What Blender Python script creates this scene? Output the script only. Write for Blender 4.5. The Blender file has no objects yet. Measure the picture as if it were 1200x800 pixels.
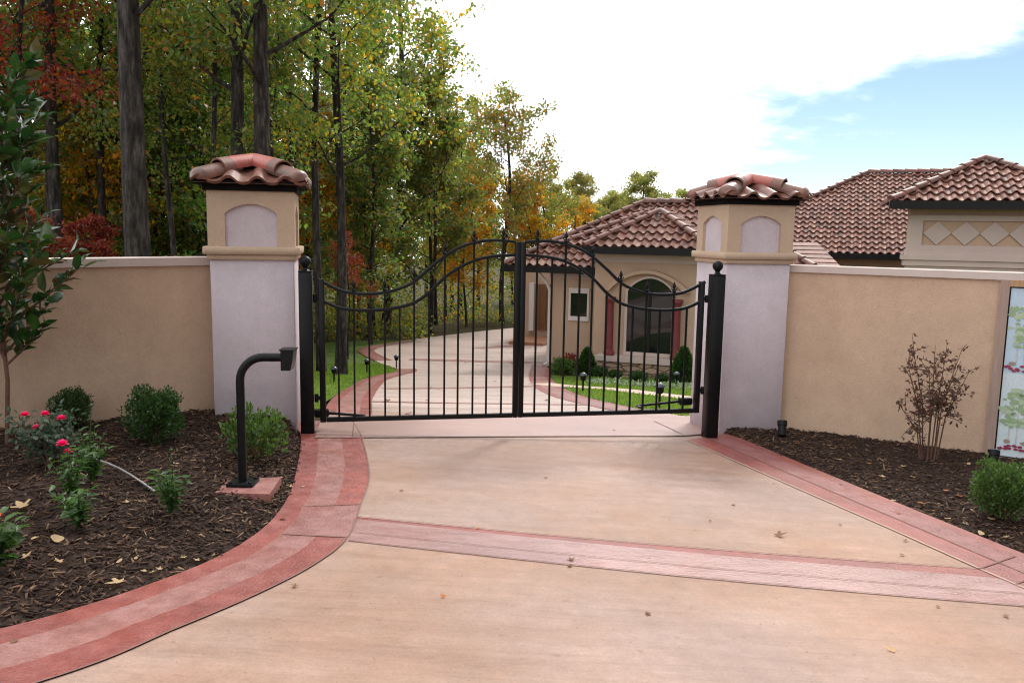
import bpy, math, random
import numpy as np
from mathutils import Vector, Matrix
R = math.radians
random.seed(7)
rng = np.random.default_rng(7)
S = bpy.context.scene
COL = S.collection
EYE = 1.7
# ------------------------------------------------------------------ camera
F, PITCH, ROLL = 955.0, 0.133, 0.017          # focal length in pixels of a 1200 px wide frame
_cp, _sp, _c, _s = math.cos(PITCH), math.sin(PITCH), math.cos(ROLL), math.sin(ROLL)
FW = np.array([0, _cp, -_sp]); _up = np.array([0, _sp, _cp]); _r = np.array([1.0, 0, 0])
CR = _c * _r + _s * _up; CU = -_s * _r + _c * _up
cam_d = bpy.data.cameras.new('camera'); cam = bpy.data.objects.new('camera', cam_d); COL.objects.link(cam)
cam_d.sensor_fit = 'HORIZONTAL'; cam_d.sensor_width = 36.0; cam_d.lens = F / 1200 * 36.0
cam_d.clip_start = 0.05; cam_d.clip_end = 3000
m = Matrix.Identity(4)
for i in range(3):
    m[i][0] = CR[i]; m[i][1] = CU[i]; m[i][2] = -FW[i]
m[2][3] = EYE
cam.matrix_world = m
S.camera = cam
# ------------------------------------------------------------------ light, sky, exposure
SUN_EL, SUN_AZ = 43.0, 24.0                    # azimuth to the right of straight ahead
CLOUD = 1.32
S.view_settings.view_transform = 'Standard'; S.view_settings.look = 'None'
S.view_settings.gamma = 1.0; S.view_settings.use_curve_mapping = False
S.view_settings.exposure = 0.45
S.cycles.filter_width = 1.1
sd = bpy.data.lights.new('sun', 'SUN'); sun = bpy.data.objects.new('sun', sd); COL.objects.link(sun)
sd.energy = 1.5; sd.angle = R(10); sd.color = (1.0, 0.95, 0.87)
_dir = Vector((math.sin(R(SUN_AZ)) * math.cos(R(SUN_EL)), math.cos(R(SUN_AZ)) * math.cos(R(SUN_EL)), math.sin(R(SUN_EL))))
sun.rotation_euler = (-_dir).to_track_quat('-Z', 'Y').to_euler()
sun.location = (20, 40, 40)
W = bpy.data.worlds.new('World'); S.world = W; W.use_nodes = True
nt = W.node_tree; nt.nodes.clear()
def N(t, typ, **kw):
    n = t.nodes.new(typ)
    for k, v in kw.items(): setattr(n, k, v)
    return n
def mth(t, op, a, b=None, clamp=False):
    n = t.nodes.new('ShaderNodeMath'); n.operation = op; n.use_clamp = clamp
    for i, v in enumerate((a, b)):
        if v is None: continue
        if isinstance(v, (int, float)): n.inputs[i].default_value = v
        else: t.links.new(v, n.inputs[i])
    return n.outputs[0]
sky = N(nt, 'ShaderNodeTexSky', sky_type='NISHITA', sun_disc=False)
sky.sun_elevation = R(SUN_EL); sky.sun_rotation = R(SUN_AZ); sky.air_density = 1.0; sky.dust_density = 0.0; sky.ozone_density = 2.5
bg1 = N(nt, 'ShaderNodeBackground'); bg1.inputs[1].default_value = 0.082
nt.links.new(sky.outputs[0], bg1.inputs[0])
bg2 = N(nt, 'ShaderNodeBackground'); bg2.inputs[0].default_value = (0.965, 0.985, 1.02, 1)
tc = N(nt, 'ShaderNodeTexCoord')
sep = N(nt, 'ShaderNodeSeparateXYZ'); nt.links.new(tc.outputs['Generated'], sep.inputs[0])
den = mth(nt, 'ADD', mth(nt, 'MAXIMUM', sep.outputs[2], 0.0), 0.22)
cx = mth(nt, 'DIVIDE', sep.outputs[0], den); cy = mth(nt, 'DIVIDE', sep.outputs[1], den)
cmb = N(nt, 'ShaderNodeCombineXYZ'); nt.links.new(cx, cmb.inputs[0]); nt.links.new(cy, cmb.inputs[1])
n1 = N(nt, 'ShaderNodeTexNoise'); n1.inputs['Scale'].default_value = 1.5; n1.inputs['Detail'].default_value = 9; n1.inputs['Roughness'].default_value = 0.6
nt.links.new(cmb.outputs[0], n1.inputs['Vector'])
# the cloud sheet opens to blue towards the right (east) part of the sky
dp = N(nt, 'ShaderNodeVectorMath', operation='DOT_PRODUCT'); nt.links.new(tc.outputs['Generated'], dp.inputs[0])
_b = FW + CR * (1130 - 600) / F - CU * (185 - 400) / F; _b = _b / np.linalg.norm(_b)
dp.inputs[1].default_value = tuple(_b)
mr = N(nt, 'ShaderNodeMapRange'); nt.links.new(dp.outputs['Value'], mr.inputs[0])
mr.inputs[1].default_value = 0.950; mr.inputs[2].default_value = 0.995; mr.inputs[3].default_value = 0.45; mr.inputs[4].default_value = -0.40
f = mth(nt, 'ADD', mth(nt, 'MULTIPLY', mth(nt, 'SUBTRACT', n1.outputs[0], 0.5), 2.1), mr.outputs[0])
hz = N(nt, 'ShaderNodeMapRange', interpolation_type='SMOOTHSTEP'); nt.links.new(sep.outputs[2], hz.inputs[0])
hz.inputs[1].default_value = .13; hz.inputs[2].default_value = .30; hz.inputs[3].default_value = 0.0; hz.inputs[4].default_value = .50
f = mth(nt, 'ADD', f, hz.outputs[0])
cr = N(nt, 'ShaderNodeMapRange', interpolation_type='SMOOTHSTEP'); nt.links.new(f, cr.inputs[0])
cr.inputs[1].default_value = -0.24; cr.inputs[2].default_value = 0.40; cr.inputs[3].default_value = 0.03; cr.inputs[4].default_value = 1.0
ds_ = N(nt, 'ShaderNodeVectorMath', operation='DOT_PRODUCT'); nt.links.new(tc.outputs['Generated'], ds_.inputs[0]); ds_.inputs[1].default_value = tuple(_dir)
gl = N(nt, 'ShaderNodeMapRange', interpolation_type='SMOOTHSTEP'); nt.links.new(ds_.outputs['Value'], gl.inputs[0])   # thin cloud is brighter round the veiled sun
gl.inputs[1].default_value = -0.2; gl.inputs[2].default_value = 1.0; gl.inputs[3].default_value = CLOUD; gl.inputs[4].default_value = CLOUD * 1.4
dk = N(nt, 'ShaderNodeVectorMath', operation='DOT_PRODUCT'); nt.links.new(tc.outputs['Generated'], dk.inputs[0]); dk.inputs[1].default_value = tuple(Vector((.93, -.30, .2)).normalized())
dm = N(nt, 'ShaderNodeMapRange', interpolation_type='SMOOTHSTEP'); nt.links.new(dk.outputs['Value'], dm.inputs[0])   # added dimming of the unseen sky behind and right, darkens the left wall
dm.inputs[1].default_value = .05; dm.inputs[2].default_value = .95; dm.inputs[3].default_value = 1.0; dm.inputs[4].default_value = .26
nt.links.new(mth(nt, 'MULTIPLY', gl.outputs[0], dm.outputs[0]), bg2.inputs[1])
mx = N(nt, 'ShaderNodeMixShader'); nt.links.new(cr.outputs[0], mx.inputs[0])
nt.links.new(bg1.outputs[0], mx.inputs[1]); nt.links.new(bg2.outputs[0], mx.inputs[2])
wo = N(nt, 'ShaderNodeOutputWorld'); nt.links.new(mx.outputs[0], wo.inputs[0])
# ------------------------------------------------------------------ ground shape and measuring helpers
_ys = np.array([-60, 0, 9.3, 12, 16, 22, 30, 40, 60, 120, 400.0]); _zs = np.array([2.8, 0, -.437, -.80, -1.38, -2.12, -2.5, -2.9, -3.6, -5.5, -12.0])
_gy = np.arange(-60, 400, .25); _gz = np.interp(_gy, _ys, _zs)
_k = np.ones(9) / 9; _gz2 = np.convolve(np.pad(_gz, 4, mode='reflect', reflect_type='odd'), _k, 'valid')
def G(x, y):
    return np.interp(y, _gy, _gz2) - .0348 * np.clip(x, -7, 7) * np.clip((16 - y) / 6.7, 0, 1)
def ray(px, py): return FW + CR * (px - 600) / F - CU * (py - 400) / F
_o = np.array([0, 0, EYE])
def aty(px, py, Y): d = ray(px, py); return d * (Y / d[1]) + _o
def online(px, py, P, ang):
    n = np.array([-math.sin(ang), math.cos(ang), 0]); d = ray(px, py)
    return d * ((n @ (np.array(P) - _o)) / (n @ d)) + _o
def gr(px, py, fn=G):
    d = ray(px, py); t = np.linspace(1, 90, 30000); P = t[:, None] * d + _o
    i = int(np.argmax(P[:, 2] < fn(P[:, 0], P[:, 1]))); return P[i]
# ------------------------------------------------------------------ materials
def mat(name, cols, scale=6.0, rough=0.7, bump=0.0, bscale=60.0, detail=5, stretch=(1, 1, 1), spec=0.5, metallic=0.0, coords='Object',
        pos=None, rvar=0.0, bdist=0.01, big=None, grain=None, streak=None):
    m = bpy.data.materials.new(name); m.use_nodes = True; t = m.node_tree
    p = t.nodes['Principled BSDF']; tcn = N(t, 'ShaderNodeTexCoord')
    mp = N(t, 'ShaderNodeMapping'); mp.inputs['Scale'].default_value = stretch
    t.links.new(tcn.outputs[coords], mp.inputs[0])
    nz = N(t, 'ShaderNodeTexNoise'); nz.inputs['Scale'].default_value = scale; nz.inputs['Detail'].default_value = detail; nz.inputs['Roughness'].default_value = .62
    t.links.new(mp.outputs[0], nz.inputs['Vector'])
    cr = N(t, 'ShaderNodeValToRGB'); e = cr.color_ramp.elements
    ps = pos or [0.3 + 0.4 * i / max(1, len(cols) - 1) for i in range(len(cols))]
    while len(e) < len(cols): e.new(.5)
    for i, c in enumerate(cols): e[i].position = ps[i]; e[i].color = (*c, 1)
    t.links.new(nz.outputs[0], cr.inputs[0]); out = cr.outputs[0]
    if big:                                      # large soft stains: (scale, colour multiplier low, high)
        nb = N(t, 'ShaderNodeTexNoise'); nb.inputs['Scale'].default_value = big[0]; nb.inputs['Detail'].default_value = 6
        t.links.new(tcn.outputs[coords], nb.inputs['Vector'])
        rb = N(t, 'ShaderNodeMapRange'); t.links.new(nb.outputs[0], rb.inputs[0])
        rb.inputs[1].default_value = .3; rb.inputs[2].default_value = .7; rb.inputs[3].default_value = big[1]; rb.inputs[4].default_value = big[2]
        mm = N(t, 'ShaderNodeMix', data_type='RGBA', blend_type='MULTIPLY'); mm.inputs[0].default_value = 1
        t.links.new(out, mm.inputs[6]); t.links.new(rb.outputs[0], mm.inputs[7]); out = mm.outputs[2]
    for streak in (streak or []):                # (mapping scale, value in the streaks): trowel marks, rain runs
        m3 = N(t, 'ShaderNodeMapping'); m3.inputs['Scale'].default_value = streak[0]; t.links.new(tcn.outputs[coords], m3.inputs[0])
        nb = N(t, 'ShaderNodeTexNoise'); nb.inputs['Scale'].default_value = 1; nb.inputs['Detail'].default_value = 8; nb.inputs['Roughness'].default_value = .65; t.links.new(m3.outputs[0], nb.inputs['Vector'])
        rb = N(t, 'ShaderNodeMapRange'); t.links.new(nb.outputs[0], rb.inputs[0]); rb.inputs[1].default_value = .52; rb.inputs[2].default_value = .72; rb.inputs[3].default_value = 1.0; rb.inputs[4].default_value = streak[1]
        mm = N(t, 'ShaderNodeMix', data_type='RGBA', blend_type='MULTIPLY'); mm.inputs[0].default_value = 1
        t.links.new(out, mm.inputs[6]); t.links.new(rb.outputs[0], mm.inputs[7]); out = mm.outputs[2]
    for sc_g, lo_g, hi_g in (grain or []):       # fine speckle: (scale, low, high)
        nb = N(t, 'ShaderNodeTexNoise'); nb.inputs['Scale'].default_value = sc_g; nb.inputs['Detail'].default_value = 3; nb.inputs['Roughness'].default_value = .7
        t.links.new(tcn.outputs[coords], nb.inputs['Vector'])
        rb = N(t, 'ShaderNodeMapRange'); t.links.new(nb.outputs[0], rb.inputs[0]); rb.inputs[1].default_value = .3; rb.inputs[2].default_value = .7; rb.inputs[3].default_value = lo_g; rb.inputs[4].default_value = hi_g
        mm = N(t, 'ShaderNodeMix', data_type='RGBA', blend_type='MULTIPLY'); mm.inputs[0].default_value = 1
        t.links.new(out, mm.inputs[6]); t.links.new(rb.outputs[0], mm.inputs[7]); out = mm.outputs[2]
    t.links.new(out, p.inputs['Base Color'])
    p.inputs['Roughness'].default_value = rough; p.inputs['Metallic'].default_value = metallic; p.inputs['Specular IOR Level'].default_value = spec
    if rvar:
        rr = N(t, 'ShaderNodeMapRange'); t.links.new(nz.outputs[0], rr.inputs[0]); rr.inputs[1].default_value = .3; rr.inputs[2].default_value = .7
        rr.inputs[3].default_value = rough - rvar; rr.inputs[4].default_value = rough + rvar; t.links.new(rr.outputs[0], p.inputs['Roughness'])
    if bump:
        b2 = N(t, 'ShaderNodeTexNoise'); b2.inputs['Scale'].default_value = bscale; b2.inputs['Detail'].default_value = 6
        t.links.new(mp.outputs[0], b2.inputs['Vector'])
        bp = N(t, 'ShaderNodeBump'); bp.inputs['Strength'].default_value = bump; bp.inputs['Distance'].default_value = bdist
        t.links.new(b2.outputs[0], bp.inputs['Height']); t.links.new(bp.outputs[0], p.inputs['Normal'])
    return m
def island_mat(name, cols, rough=.6, trans=0.0, spec=.4, objvar=0.0, noise=0.0, bump=0.0):
    """colour picked per loose piece (leaf, chip, roof tile)"""
    m = bpy.data.materials.new(name); m.use_nodes = True; t = m.node_tree
    p = t.nodes['Principled BSDF']; g = N(t, 'ShaderNodeNewGeometry')
    cr = N(t, 'ShaderNodeValToRGB'); e = cr.color_ramp.elements
    while len(e) < len(cols): e.new(.5)
    for i, c in enumerate(cols): e[i].position = i / max(1, len(cols) - 1); e[i].color = (*c, 1)
    t.links.new(g.outputs['Random Per Island'], cr.inputs[0]); out = cr.outputs[0]
    if objvar:
        oi = N(t, 'ShaderNodeObjectInfo'); hs = N(t, 'ShaderNodeHueSaturation')
        a = mth(t, 'ADD', mth(t, 'MULTIPLY', mth(t, 'SUBTRACT', oi.outputs['Random'], .5), objvar * .12), .5)
        b = mth(t, 'ADD', mth(t, 'MULTIPLY', mth(t, 'SUBTRACT', oi.outputs['Random'], .5), objvar), 1.0)
        t.links.new(a, hs.inputs['Hue']); t.links.new(b, hs.inputs['Value']); t.links.new(out, hs.inputs['Color']); out = hs.outputs[0]
    if noise:
        tcn = N(t, 'ShaderNodeTexCoord'); nz = N(t, 'ShaderNodeTexNoise'); nz.inputs['Scale'].default_value = noise; nz.inputs['Detail'].default_value = 6
        t.links.new(tcn.outputs['Object'], nz.inputs['Vector'])
        rb = N(t, 'ShaderNodeMapRange'); t.links.new(nz.outputs[0], rb.inputs[0]); rb.inputs[1].default_value = .3; rb.inputs[2].default_value = .7
        rb.inputs[3].default_value = .6; rb.inputs[4].default_value = 1.25
        mm = N(t, 'ShaderNodeMix', data_type='RGBA', blend_type='MULTIPLY'); mm.inputs[0].default_value = 1
        t.links.new(out, mm.inputs[6]); t.links.new(rb.outputs[0], mm.inputs[7]); out = mm.outputs[2]
        if bump:
            bp = N(t, 'ShaderNodeBump'); bp.inputs['Strength'].default_value = bump; bp.inputs['Distance'].default_value = .01
            t.links.new(nz.outputs[0], bp.inputs['Height']); t.links.new(bp.outputs[0], p.inputs['Normal'])
    t.links.new(out, p.inputs['Base Color']); p.inputs['Roughness'].default_value = rough; p.inputs['Specular IOR Level'].default_value = spec
    if trans:
        tr = N(t, 'ShaderNodeBsdfTranslucent'); hv = N(t, 'ShaderNodeHueSaturation'); hv.inputs['Value'].default_value = 3.8; hv.inputs['Saturation'].default_value = 1.1
        t.links.new(out, hv.inputs['Color']); t.links.new(hv.outputs[0], tr.inputs[0])
        ms = N(t, 'ShaderNodeMixShader'); ms.inputs[0].default_value = trans
        t.links.new(p.outputs[0], ms.inputs[1]); t.links.new(tr.outputs[0], ms.inputs[2])
        t.links.new(ms.outputs[0], t.nodes['Material Output'].inputs[0])
    return m
M = {}
M['stucco_tan'] = mat('stucco_tan', [(.53, .365, .255), (.58, .405, .285)], 3, .9, .6, 120, big=(1.1, .95, 1.04), spec=.25, grain=[(55, .92, 1.08), (6, .97, 1.03)], streak=[((3, 3, .35), .94)])
M['stucco_pale'] = mat('stucco_pale', [(.555, .475, .50), (.60, .515, .545)], 3, .9, .6, 120, big=(1.3, .95, 1.03), spec=.25, grain=[(55, .93, 1.07), (6, .97, 1.03)], streak=[((3, 3, .35), .95)])
M['stucco_band'] = mat('stucco_band', [(.48, .35, .25), (.53, .39, .28)], 3, .9, .5, 120, spec=.25, grain=[(55, .92, 1.08)])
M['coping'] = mat('coping', [(.52, .42, .38), (.58, .48, .43)], 4, .85, .2, 80, spec=.3)
M['house_wall'] = mat('house_wall', [(.46, .315, .225), (.51, .35, .25)], 2, .9, .2, 60, spec=.25)
M['house_trim'] = mat('house_trim', [(.50, .39, .345), (.54, .425, .38)], 2, .85, .1, 60, spec=.3)
M['white_trim'] = mat('white_trim', [(.62, .56, .52), (.68, .62, .58)], 2, .7, .05, 60)
M['red_column'] = mat('red_column', [(.16, .025, .03), (.20, .035, .04)], 3, .6, .1, 60)
M['black_metal'] = mat('black_metal', [(.005, .005, .0055), (.009, .009, .010)], 20, .38, .06, 140, rvar=.06, spec=.17)
M['gutter'] = mat('gutter', [(.008, .0075, .0075), (.013, .012, .0115)], 8, .55, spec=.2)
M['bark'] = mat('bark', [(.014, .012, .011), (.045, .038, .034), (.125, .11, .10)], 11, .95, 1.0, 16, stretch=(1, 1, .22), bdist=.08, grain=[(3, .7, 1.3)], spec=.2, pos=[.3, .5, .72])
M['thin_bark'] = mat('thin_bark', [(.085, .045, .032), (.16, .09, .062)], 14, .9, .4, 30, stretch=(1, 1, .3), spec=.2)
M['tan_concrete'] = mat('tan_concrete', [(.315, .195, .148), (.36, .237, .186), (.405, .28, .23)], 2.2, .55, .4, 130, detail=10, stretch=(.45, 3.2, 1), big=(.8, .84, 1.10), rvar=.08, pos=[.3, .5, .72], grain=[(70, .88, 1.12), (9, .90, 1.08)], streak=[((.9, 11, 1), .93), ((2.4, 38, 1), .84)])
M['far_concrete'] = mat('far_concrete', [(.41, .295, .245), (.46, .34, .29), (.50, .38, .33)], 1.2, .5, .2, 90, detail=8, stretch=(.4, 2, 1), big=(.35, .85, 1.06), rvar=.08, grain=[(30, .92, 1.08), (4, .93, 1.06)])
M['apron'] = mat('apron', [(.36, .215, .185), (.42, .265, .23)], 2, .42, .3, 110, detail=8, stretch=(.5, 2, 1), big=(.8, .82, 1.08), rvar=.08, grain=[(70, .9, 1.1)])
M['red_stamp'] = mat('red_stamp', [(.20, .052, .043), (.24, .067, .056), (.28, .09, .076)], 9, .42, .6, 70, detail=8, big=(1.4, .80, 1.14), rvar=.1, grain=[(90, .82, 1.18)])
M['pink_stamp'] = mat('pink_stamp', [(.255, .108, .092), (.305, .138, .12), (.35, .175, .155)], 8, .40, .6, 60, detail=8, big=(1.2, .82, 1.12), rvar=.1, grain=[(90, .82, 1.18)])
M['rose_stamp'] = mat('rose_stamp', [(.205, .062, .055), (.25, .085, .077), (.295, .115, .107)], 8, .40, .6, 60, detail=8, big=(1.2, .82, 1.12), rvar=.1, grain=[(90, .82, 1.18)])
M['cross_stamp'] = mat('cross_stamp', [(.285, .145, .13), (.335, .182, .165), (.385, .228, .21)], 7, .36, .6, 60, detail=8, stretch=(.6, 1.5, 1), big=(1.2, .82, 1.12), rvar=.1, grain=[(90, .84, 1.16)])
M['joint'] = mat('joint', [(.17, .08, .065), (.23, .115, .09)], 12, .8)
M['path'] = mat('path', [(.50, .36, .28), (.56, .42, .33)], 3, .7)
M['mulch'] = mat('mulch', [(.010, .006, .0045), (.032, .018, .0125), (.068, .04, .027)], 26, .95, 1.0, 45, detail=9, bdist=.03, spec=.2)
M['chips'] = island_mat('chips', [(.016, .0085, .006), (.036, .019, .0125), (.068, .036, .023), (.042, .022, .015), (.125, .068, .042), (.022, .012, .0085), (.09, .043, .026), (.27, .17, .10)], .85, noise=30, spec=.25)
M['ground'] = mat('ground', [(.045, .03, .018), (.07, .055, .025), (.05, .07, .02)], .8, .95, .8, 8, detail=9, bdist=.1, spec=.1)
M['lawn'] = mat('lawn', [(.08, .135, .025), (.115, .18, .035), (.15, .20, .05)], 5, .9, .9, 60, detail=8, bdist=.05, spec=.15)
M['grass_blade'] = island_mat('grass_blade', [(.08, .135, .02), (.115, .185, .03), (.16, .21, .045)], .7, .3)
TILE = [(.10, .045, .035), (.17, .07, .05), (.23, .10, .07), (.13, .055, .042), (.30, .155, .11), (.19, .08, .06), (.21, .085, .055)]
M['roof_tile'] = island_mat('roof_tile', TILE, .62, noise=6, spec=.3)
M['ridge_tile'] = island_mat('ridge_tile', [(.15, .068, .052), (.21, .092, .07), (.12, .055, .043)], .5, noise=6)
M['cap_tile'] = island_mat('cap_tile', [(.15, .066, .045), (.21, .085, .058), (.18, .088, .062)], .42, noise=9, spec=.5, bump=.3)
M['cap_hip'] = mat('cap_hip', [(.075, .046, .038), (.16, .075, .054), (.24, .105, .07)], 5, .36, .2, 40, spec=.5)
M['cap_red'] = mat('cap_red', [(.36, .095, .075), (.44, .14, .11)], 6, .36, .2, 40, spec=.5)
M['cap_collar'] = mat('cap_collar', [(.17, .085, .065), (.24, .115, .085)], 8, .5, .2, 40)
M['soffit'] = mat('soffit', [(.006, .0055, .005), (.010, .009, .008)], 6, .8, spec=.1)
M['glass'] = mat('glass', [(.006, .007, .008), (.012, .013, .014)], 1, .04, spec=.6)
M['wood_door'] = mat('wood_door', [(.13, .05, .02), (.22, .09, .035)], 5, .5, .1, 20, stretch=(6, 6, .6))
M['wood_frame'] = mat('wood_frame', [(.36, .20, .10), (.48, .29, .16)], 6, .75, .2, 30, stretch=(8, 8, .7))
M['grey_wood'] = mat('grey_wood', [(.30, .20, .16), (.38, .27, .22)], 6, .8, .2, 30, stretch=(8, 8, .7))
M['lamp_glass'] = mat('lamp_glass', [(.30, .42, .50), (.40, .52, .58)], 3, .25)
M['lamp_cap'] = mat('lamp_cap', [(.03, .04, .05), (.05, .06, .075)], 3, .2)
M['porch_floor'] = mat('porch_floor', [(.34, .15, .08), (.42, .20, .115)], 4, .5)
M['edge_line'] = mat('edge_line', [(.40, .25, .19), (.46, .30, .23)], 8, .7)
M['tube_grey'] = mat('tube_grey', [(.28, .27, .26), (.36, .35, .34)], 10, .45)
def stone_mat():
    m = bpy.data.materials.new('stone_veneer'); m.use_nodes = True; t = m.node_tree; p = t.nodes['Principled BSDF']
    tcn = N(t, 'ShaderNodeTexCoord'); mp = N(t, 'ShaderNodeMapping'); mp.inputs['Scale'].default_value = (2.2, 2.2, 6.5); t.links.new(tcn.outputs['Object'], mp.inputs[0])
    v = N(t, 'ShaderNodeTexVoronoi'); v.inputs['Scale'].default_value = 1.0; t.links.new(mp.outputs[0], v.inputs['Vector'])
    ve = N(t, 'ShaderNodeTexVoronoi', feature='DISTANCE_TO_EDGE'); ve.inputs['Scale'].default_value = 1.0; t.links.new(mp.outputs[0], ve.inputs['Vector'])
    sp = N(t, 'ShaderNodeSeparateColor'); t.links.new(v.outputs['Color'], sp.inputs[0])
    cr = N(t, 'ShaderNodeValToRGB'); e = cr.color_ramp.elements
    for c, q in (((.24, .14, .085), 0), ((.42, .29, .19), .35), ((.33, .20, .13), .6), ((.50, .38, .27), 1)):
        if q in (0, 1): x = e[int(q)] if q == 0 else e[-1]; x.position = q
        else: x = e.new(q)
        x.color = (*c, 1)
    t.links.new(sp.outputs[0], cr.inputs[0])
    mk = N(t, 'ShaderNodeMapRange'); t.links.new(ve.outputs[0], mk.inputs[0]); mk.inputs[1].default_value = .02; mk.inputs[2].default_value = .07
    mm = N(t, 'ShaderNodeMix', data_type='RGBA'); mm.inputs[6].default_value = (.12, .08, .055, 1); t.links.new(mk.outputs[0], mm.inputs[0]); t.links.new(cr.outputs[0], mm.inputs[7])
    t.links.new(mm.outputs[2], p.inputs['Base Color']); p.inputs['Roughness'].default_value = .85
    bp = N(t, 'ShaderNodeBump'); bp.inputs['Strength'].default_value = .8; bp.inputs['Distance'].default_value = .03; t.links.new(mk.outputs[0], bp.inputs['Height']); t.links.new(bp.outputs[0], p.inputs['Normal'])
    return m
M['stone'] = stone_mat()
def tint(m, scale, col, lo=.42, hi=.62, seed=0.0):
    """patches of another body colour in the stain of the slab"""
    t = m.node_tree; p = t.nodes['Principled BSDF']; src = p.inputs['Base Color'].links[0].from_socket
    tcn = N(t, 'ShaderNodeTexCoord'); mp = N(t, 'ShaderNodeMapping'); mp.inputs['Location'].default_value = (seed, seed, 0); t.links.new(tcn.outputs['Object'], mp.inputs[0])
    nz = N(t, 'ShaderNodeTexNoise'); nz.inputs['Scale'].default_value = scale; nz.inputs['Detail'].default_value = 7; nz.inputs['Roughness'].default_value = .6; t.links.new(mp.outputs[0], nz.inputs['Vector'])
    mr = N(t, 'ShaderNodeMapRange'); t.links.new(nz.outputs[0], mr.inputs[0]); mr.inputs[1].default_value = lo; mr.inputs[2].default_value = hi
    mm = N(t, 'ShaderNodeMix', data_type='RGBA', blend_type='MULTIPLY'); t.links.new(mr.outputs[0], mm.inputs[0]); t.links.new(src, mm.inputs[6]); mm.inputs[7].default_value = (*col, 1)
    t.links.new(mm.outputs[2], p.inputs['Base Color'])
tint(M['tan_concrete'], .55, (1.0, .86, .72), .40, .62, 3.7); tint(M['tan_concrete'], 2.5, (.93, .88, .80), .5, .7, 9.1)
tint(M['tan_concrete'], 34, (.70, .64, .58), .645, .70); tint(M['tan_concrete'], 11, (.82, .76, .70), .64, .72, 5.0)
tint(M['red_stamp'], 3, (1.15, 1.0, .9)); tint(M['pink_stamp'], 2.5, (.95, .80, .75), .45, .65); tint(M['cross_stamp'], 2.5, (.95, .82, .78), .5, .68)
# leaves
M['leaf_green'] = island_mat('leaf_green', [(.03, .06, .015), (.055, .10, .022), (.085, .13, .028), (.05, .08, .02), (.13, .16, .032), (.07, .115, .024), (.18, .15, .035), (.08, .105, .026), (.26, .13, .035)], .34, .45, spec=.6, objvar=.5)
M['leaf_yellow'] = island_mat('leaf_yellow', [(.045, .08, .018), (.085, .125, .026), (.14, .165, .032), (.07, .10, .022), (.20, .18, .035), (.10, .135, .028), (.12, .15, .03), (.30, .17, .035), (.26, .11, .03)], .34, .45, spec=.6, objvar=.4)
M['leaf_orange'] = island_mat('leaf_orange', [(.09, .10, .02), (.16, .14, .025), (.38, .20, .035), (.12, .12, .025), (.44, .20, .04), (.34, .13, .03), (.10, .11, .02)], .4, .5, spec=.5, objvar=.3)
M['leaf_red'] = island_mat('leaf_red', [(.07, .012, .014), (.14, .018, .02), (.22, .05, .025), (.13, .06, .02)], .45, .35, objvar=.08)
M['leaf_far'] = island_mat('leaf_far', [(.09, .125, .035), (.13, .155, .04), (.18, .17, .05), (.25, .18, .05)], .6, .4, objvar=.5)
M['leaf_magnolia'] = island_mat('leaf_magnolia', [(.012, .035, .010), (.02, .055, .014), (.035, .075, .016), (.055, .03, .012)], .22, .12, spec=.6)
M['leaf_box'] = island_mat('leaf_box', [(.018, .045, .012), (.03, .065, .016), (.045, .09, .02)], .4, .2)
M['leaf_azalea'] = island_mat('leaf_azalea', [(.03, .065, .014), (.05, .09, .02), (.075, .125, .03)], .45, .25)
M['leaf_peren'] = island_mat('leaf_peren', [(.022, .055, .013), (.04, .085, .018), (.06, .12, .025)], .45, .3)
M['leaf_rose'] = island_mat('leaf_rose', [(.05, .075, .045), (.08, .11, .07), (.035, .06, .035)], .4, .2)
M['leaf_myrtle'] = island_mat('leaf_myrtle', [(.07, .03, .024), (.11, .045, .034), (.06, .05, .025), (.15, .065, .042)], .5, .2)
M['petal_pink'] = island_mat('petal_pink', [(.50, .025, .09), (.60, .05, .17), (.52, .02, .04)], .5, .2)
M['petal_orange'] = island_mat('petal_orange', [(.75, .14, .04), (.65, .08, .03)], .5, .2)
M['petal_white'] = island_mat('petal_white', [(.34, .37, .30), (.18, .23, .13), (.08, .14, .05)], .6, .2)
M['dry_leaf'] = island_mat('dry_leaf', [(.42, .27, .14), (.50, .36, .20), (.33, .17, .08)], .7, .2)
M['dry_leaf_brown'] = island_mat('dry_leaf_brown', [(.12, .06, .03), (.20, .10, .05), (.07, .035, .02)], .7, .15)
M['dry_leaf_orange'] = island_mat('dry_leaf_orange', [(.42, .16, .04), (.36, .12, .03)], .7, .2)
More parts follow.
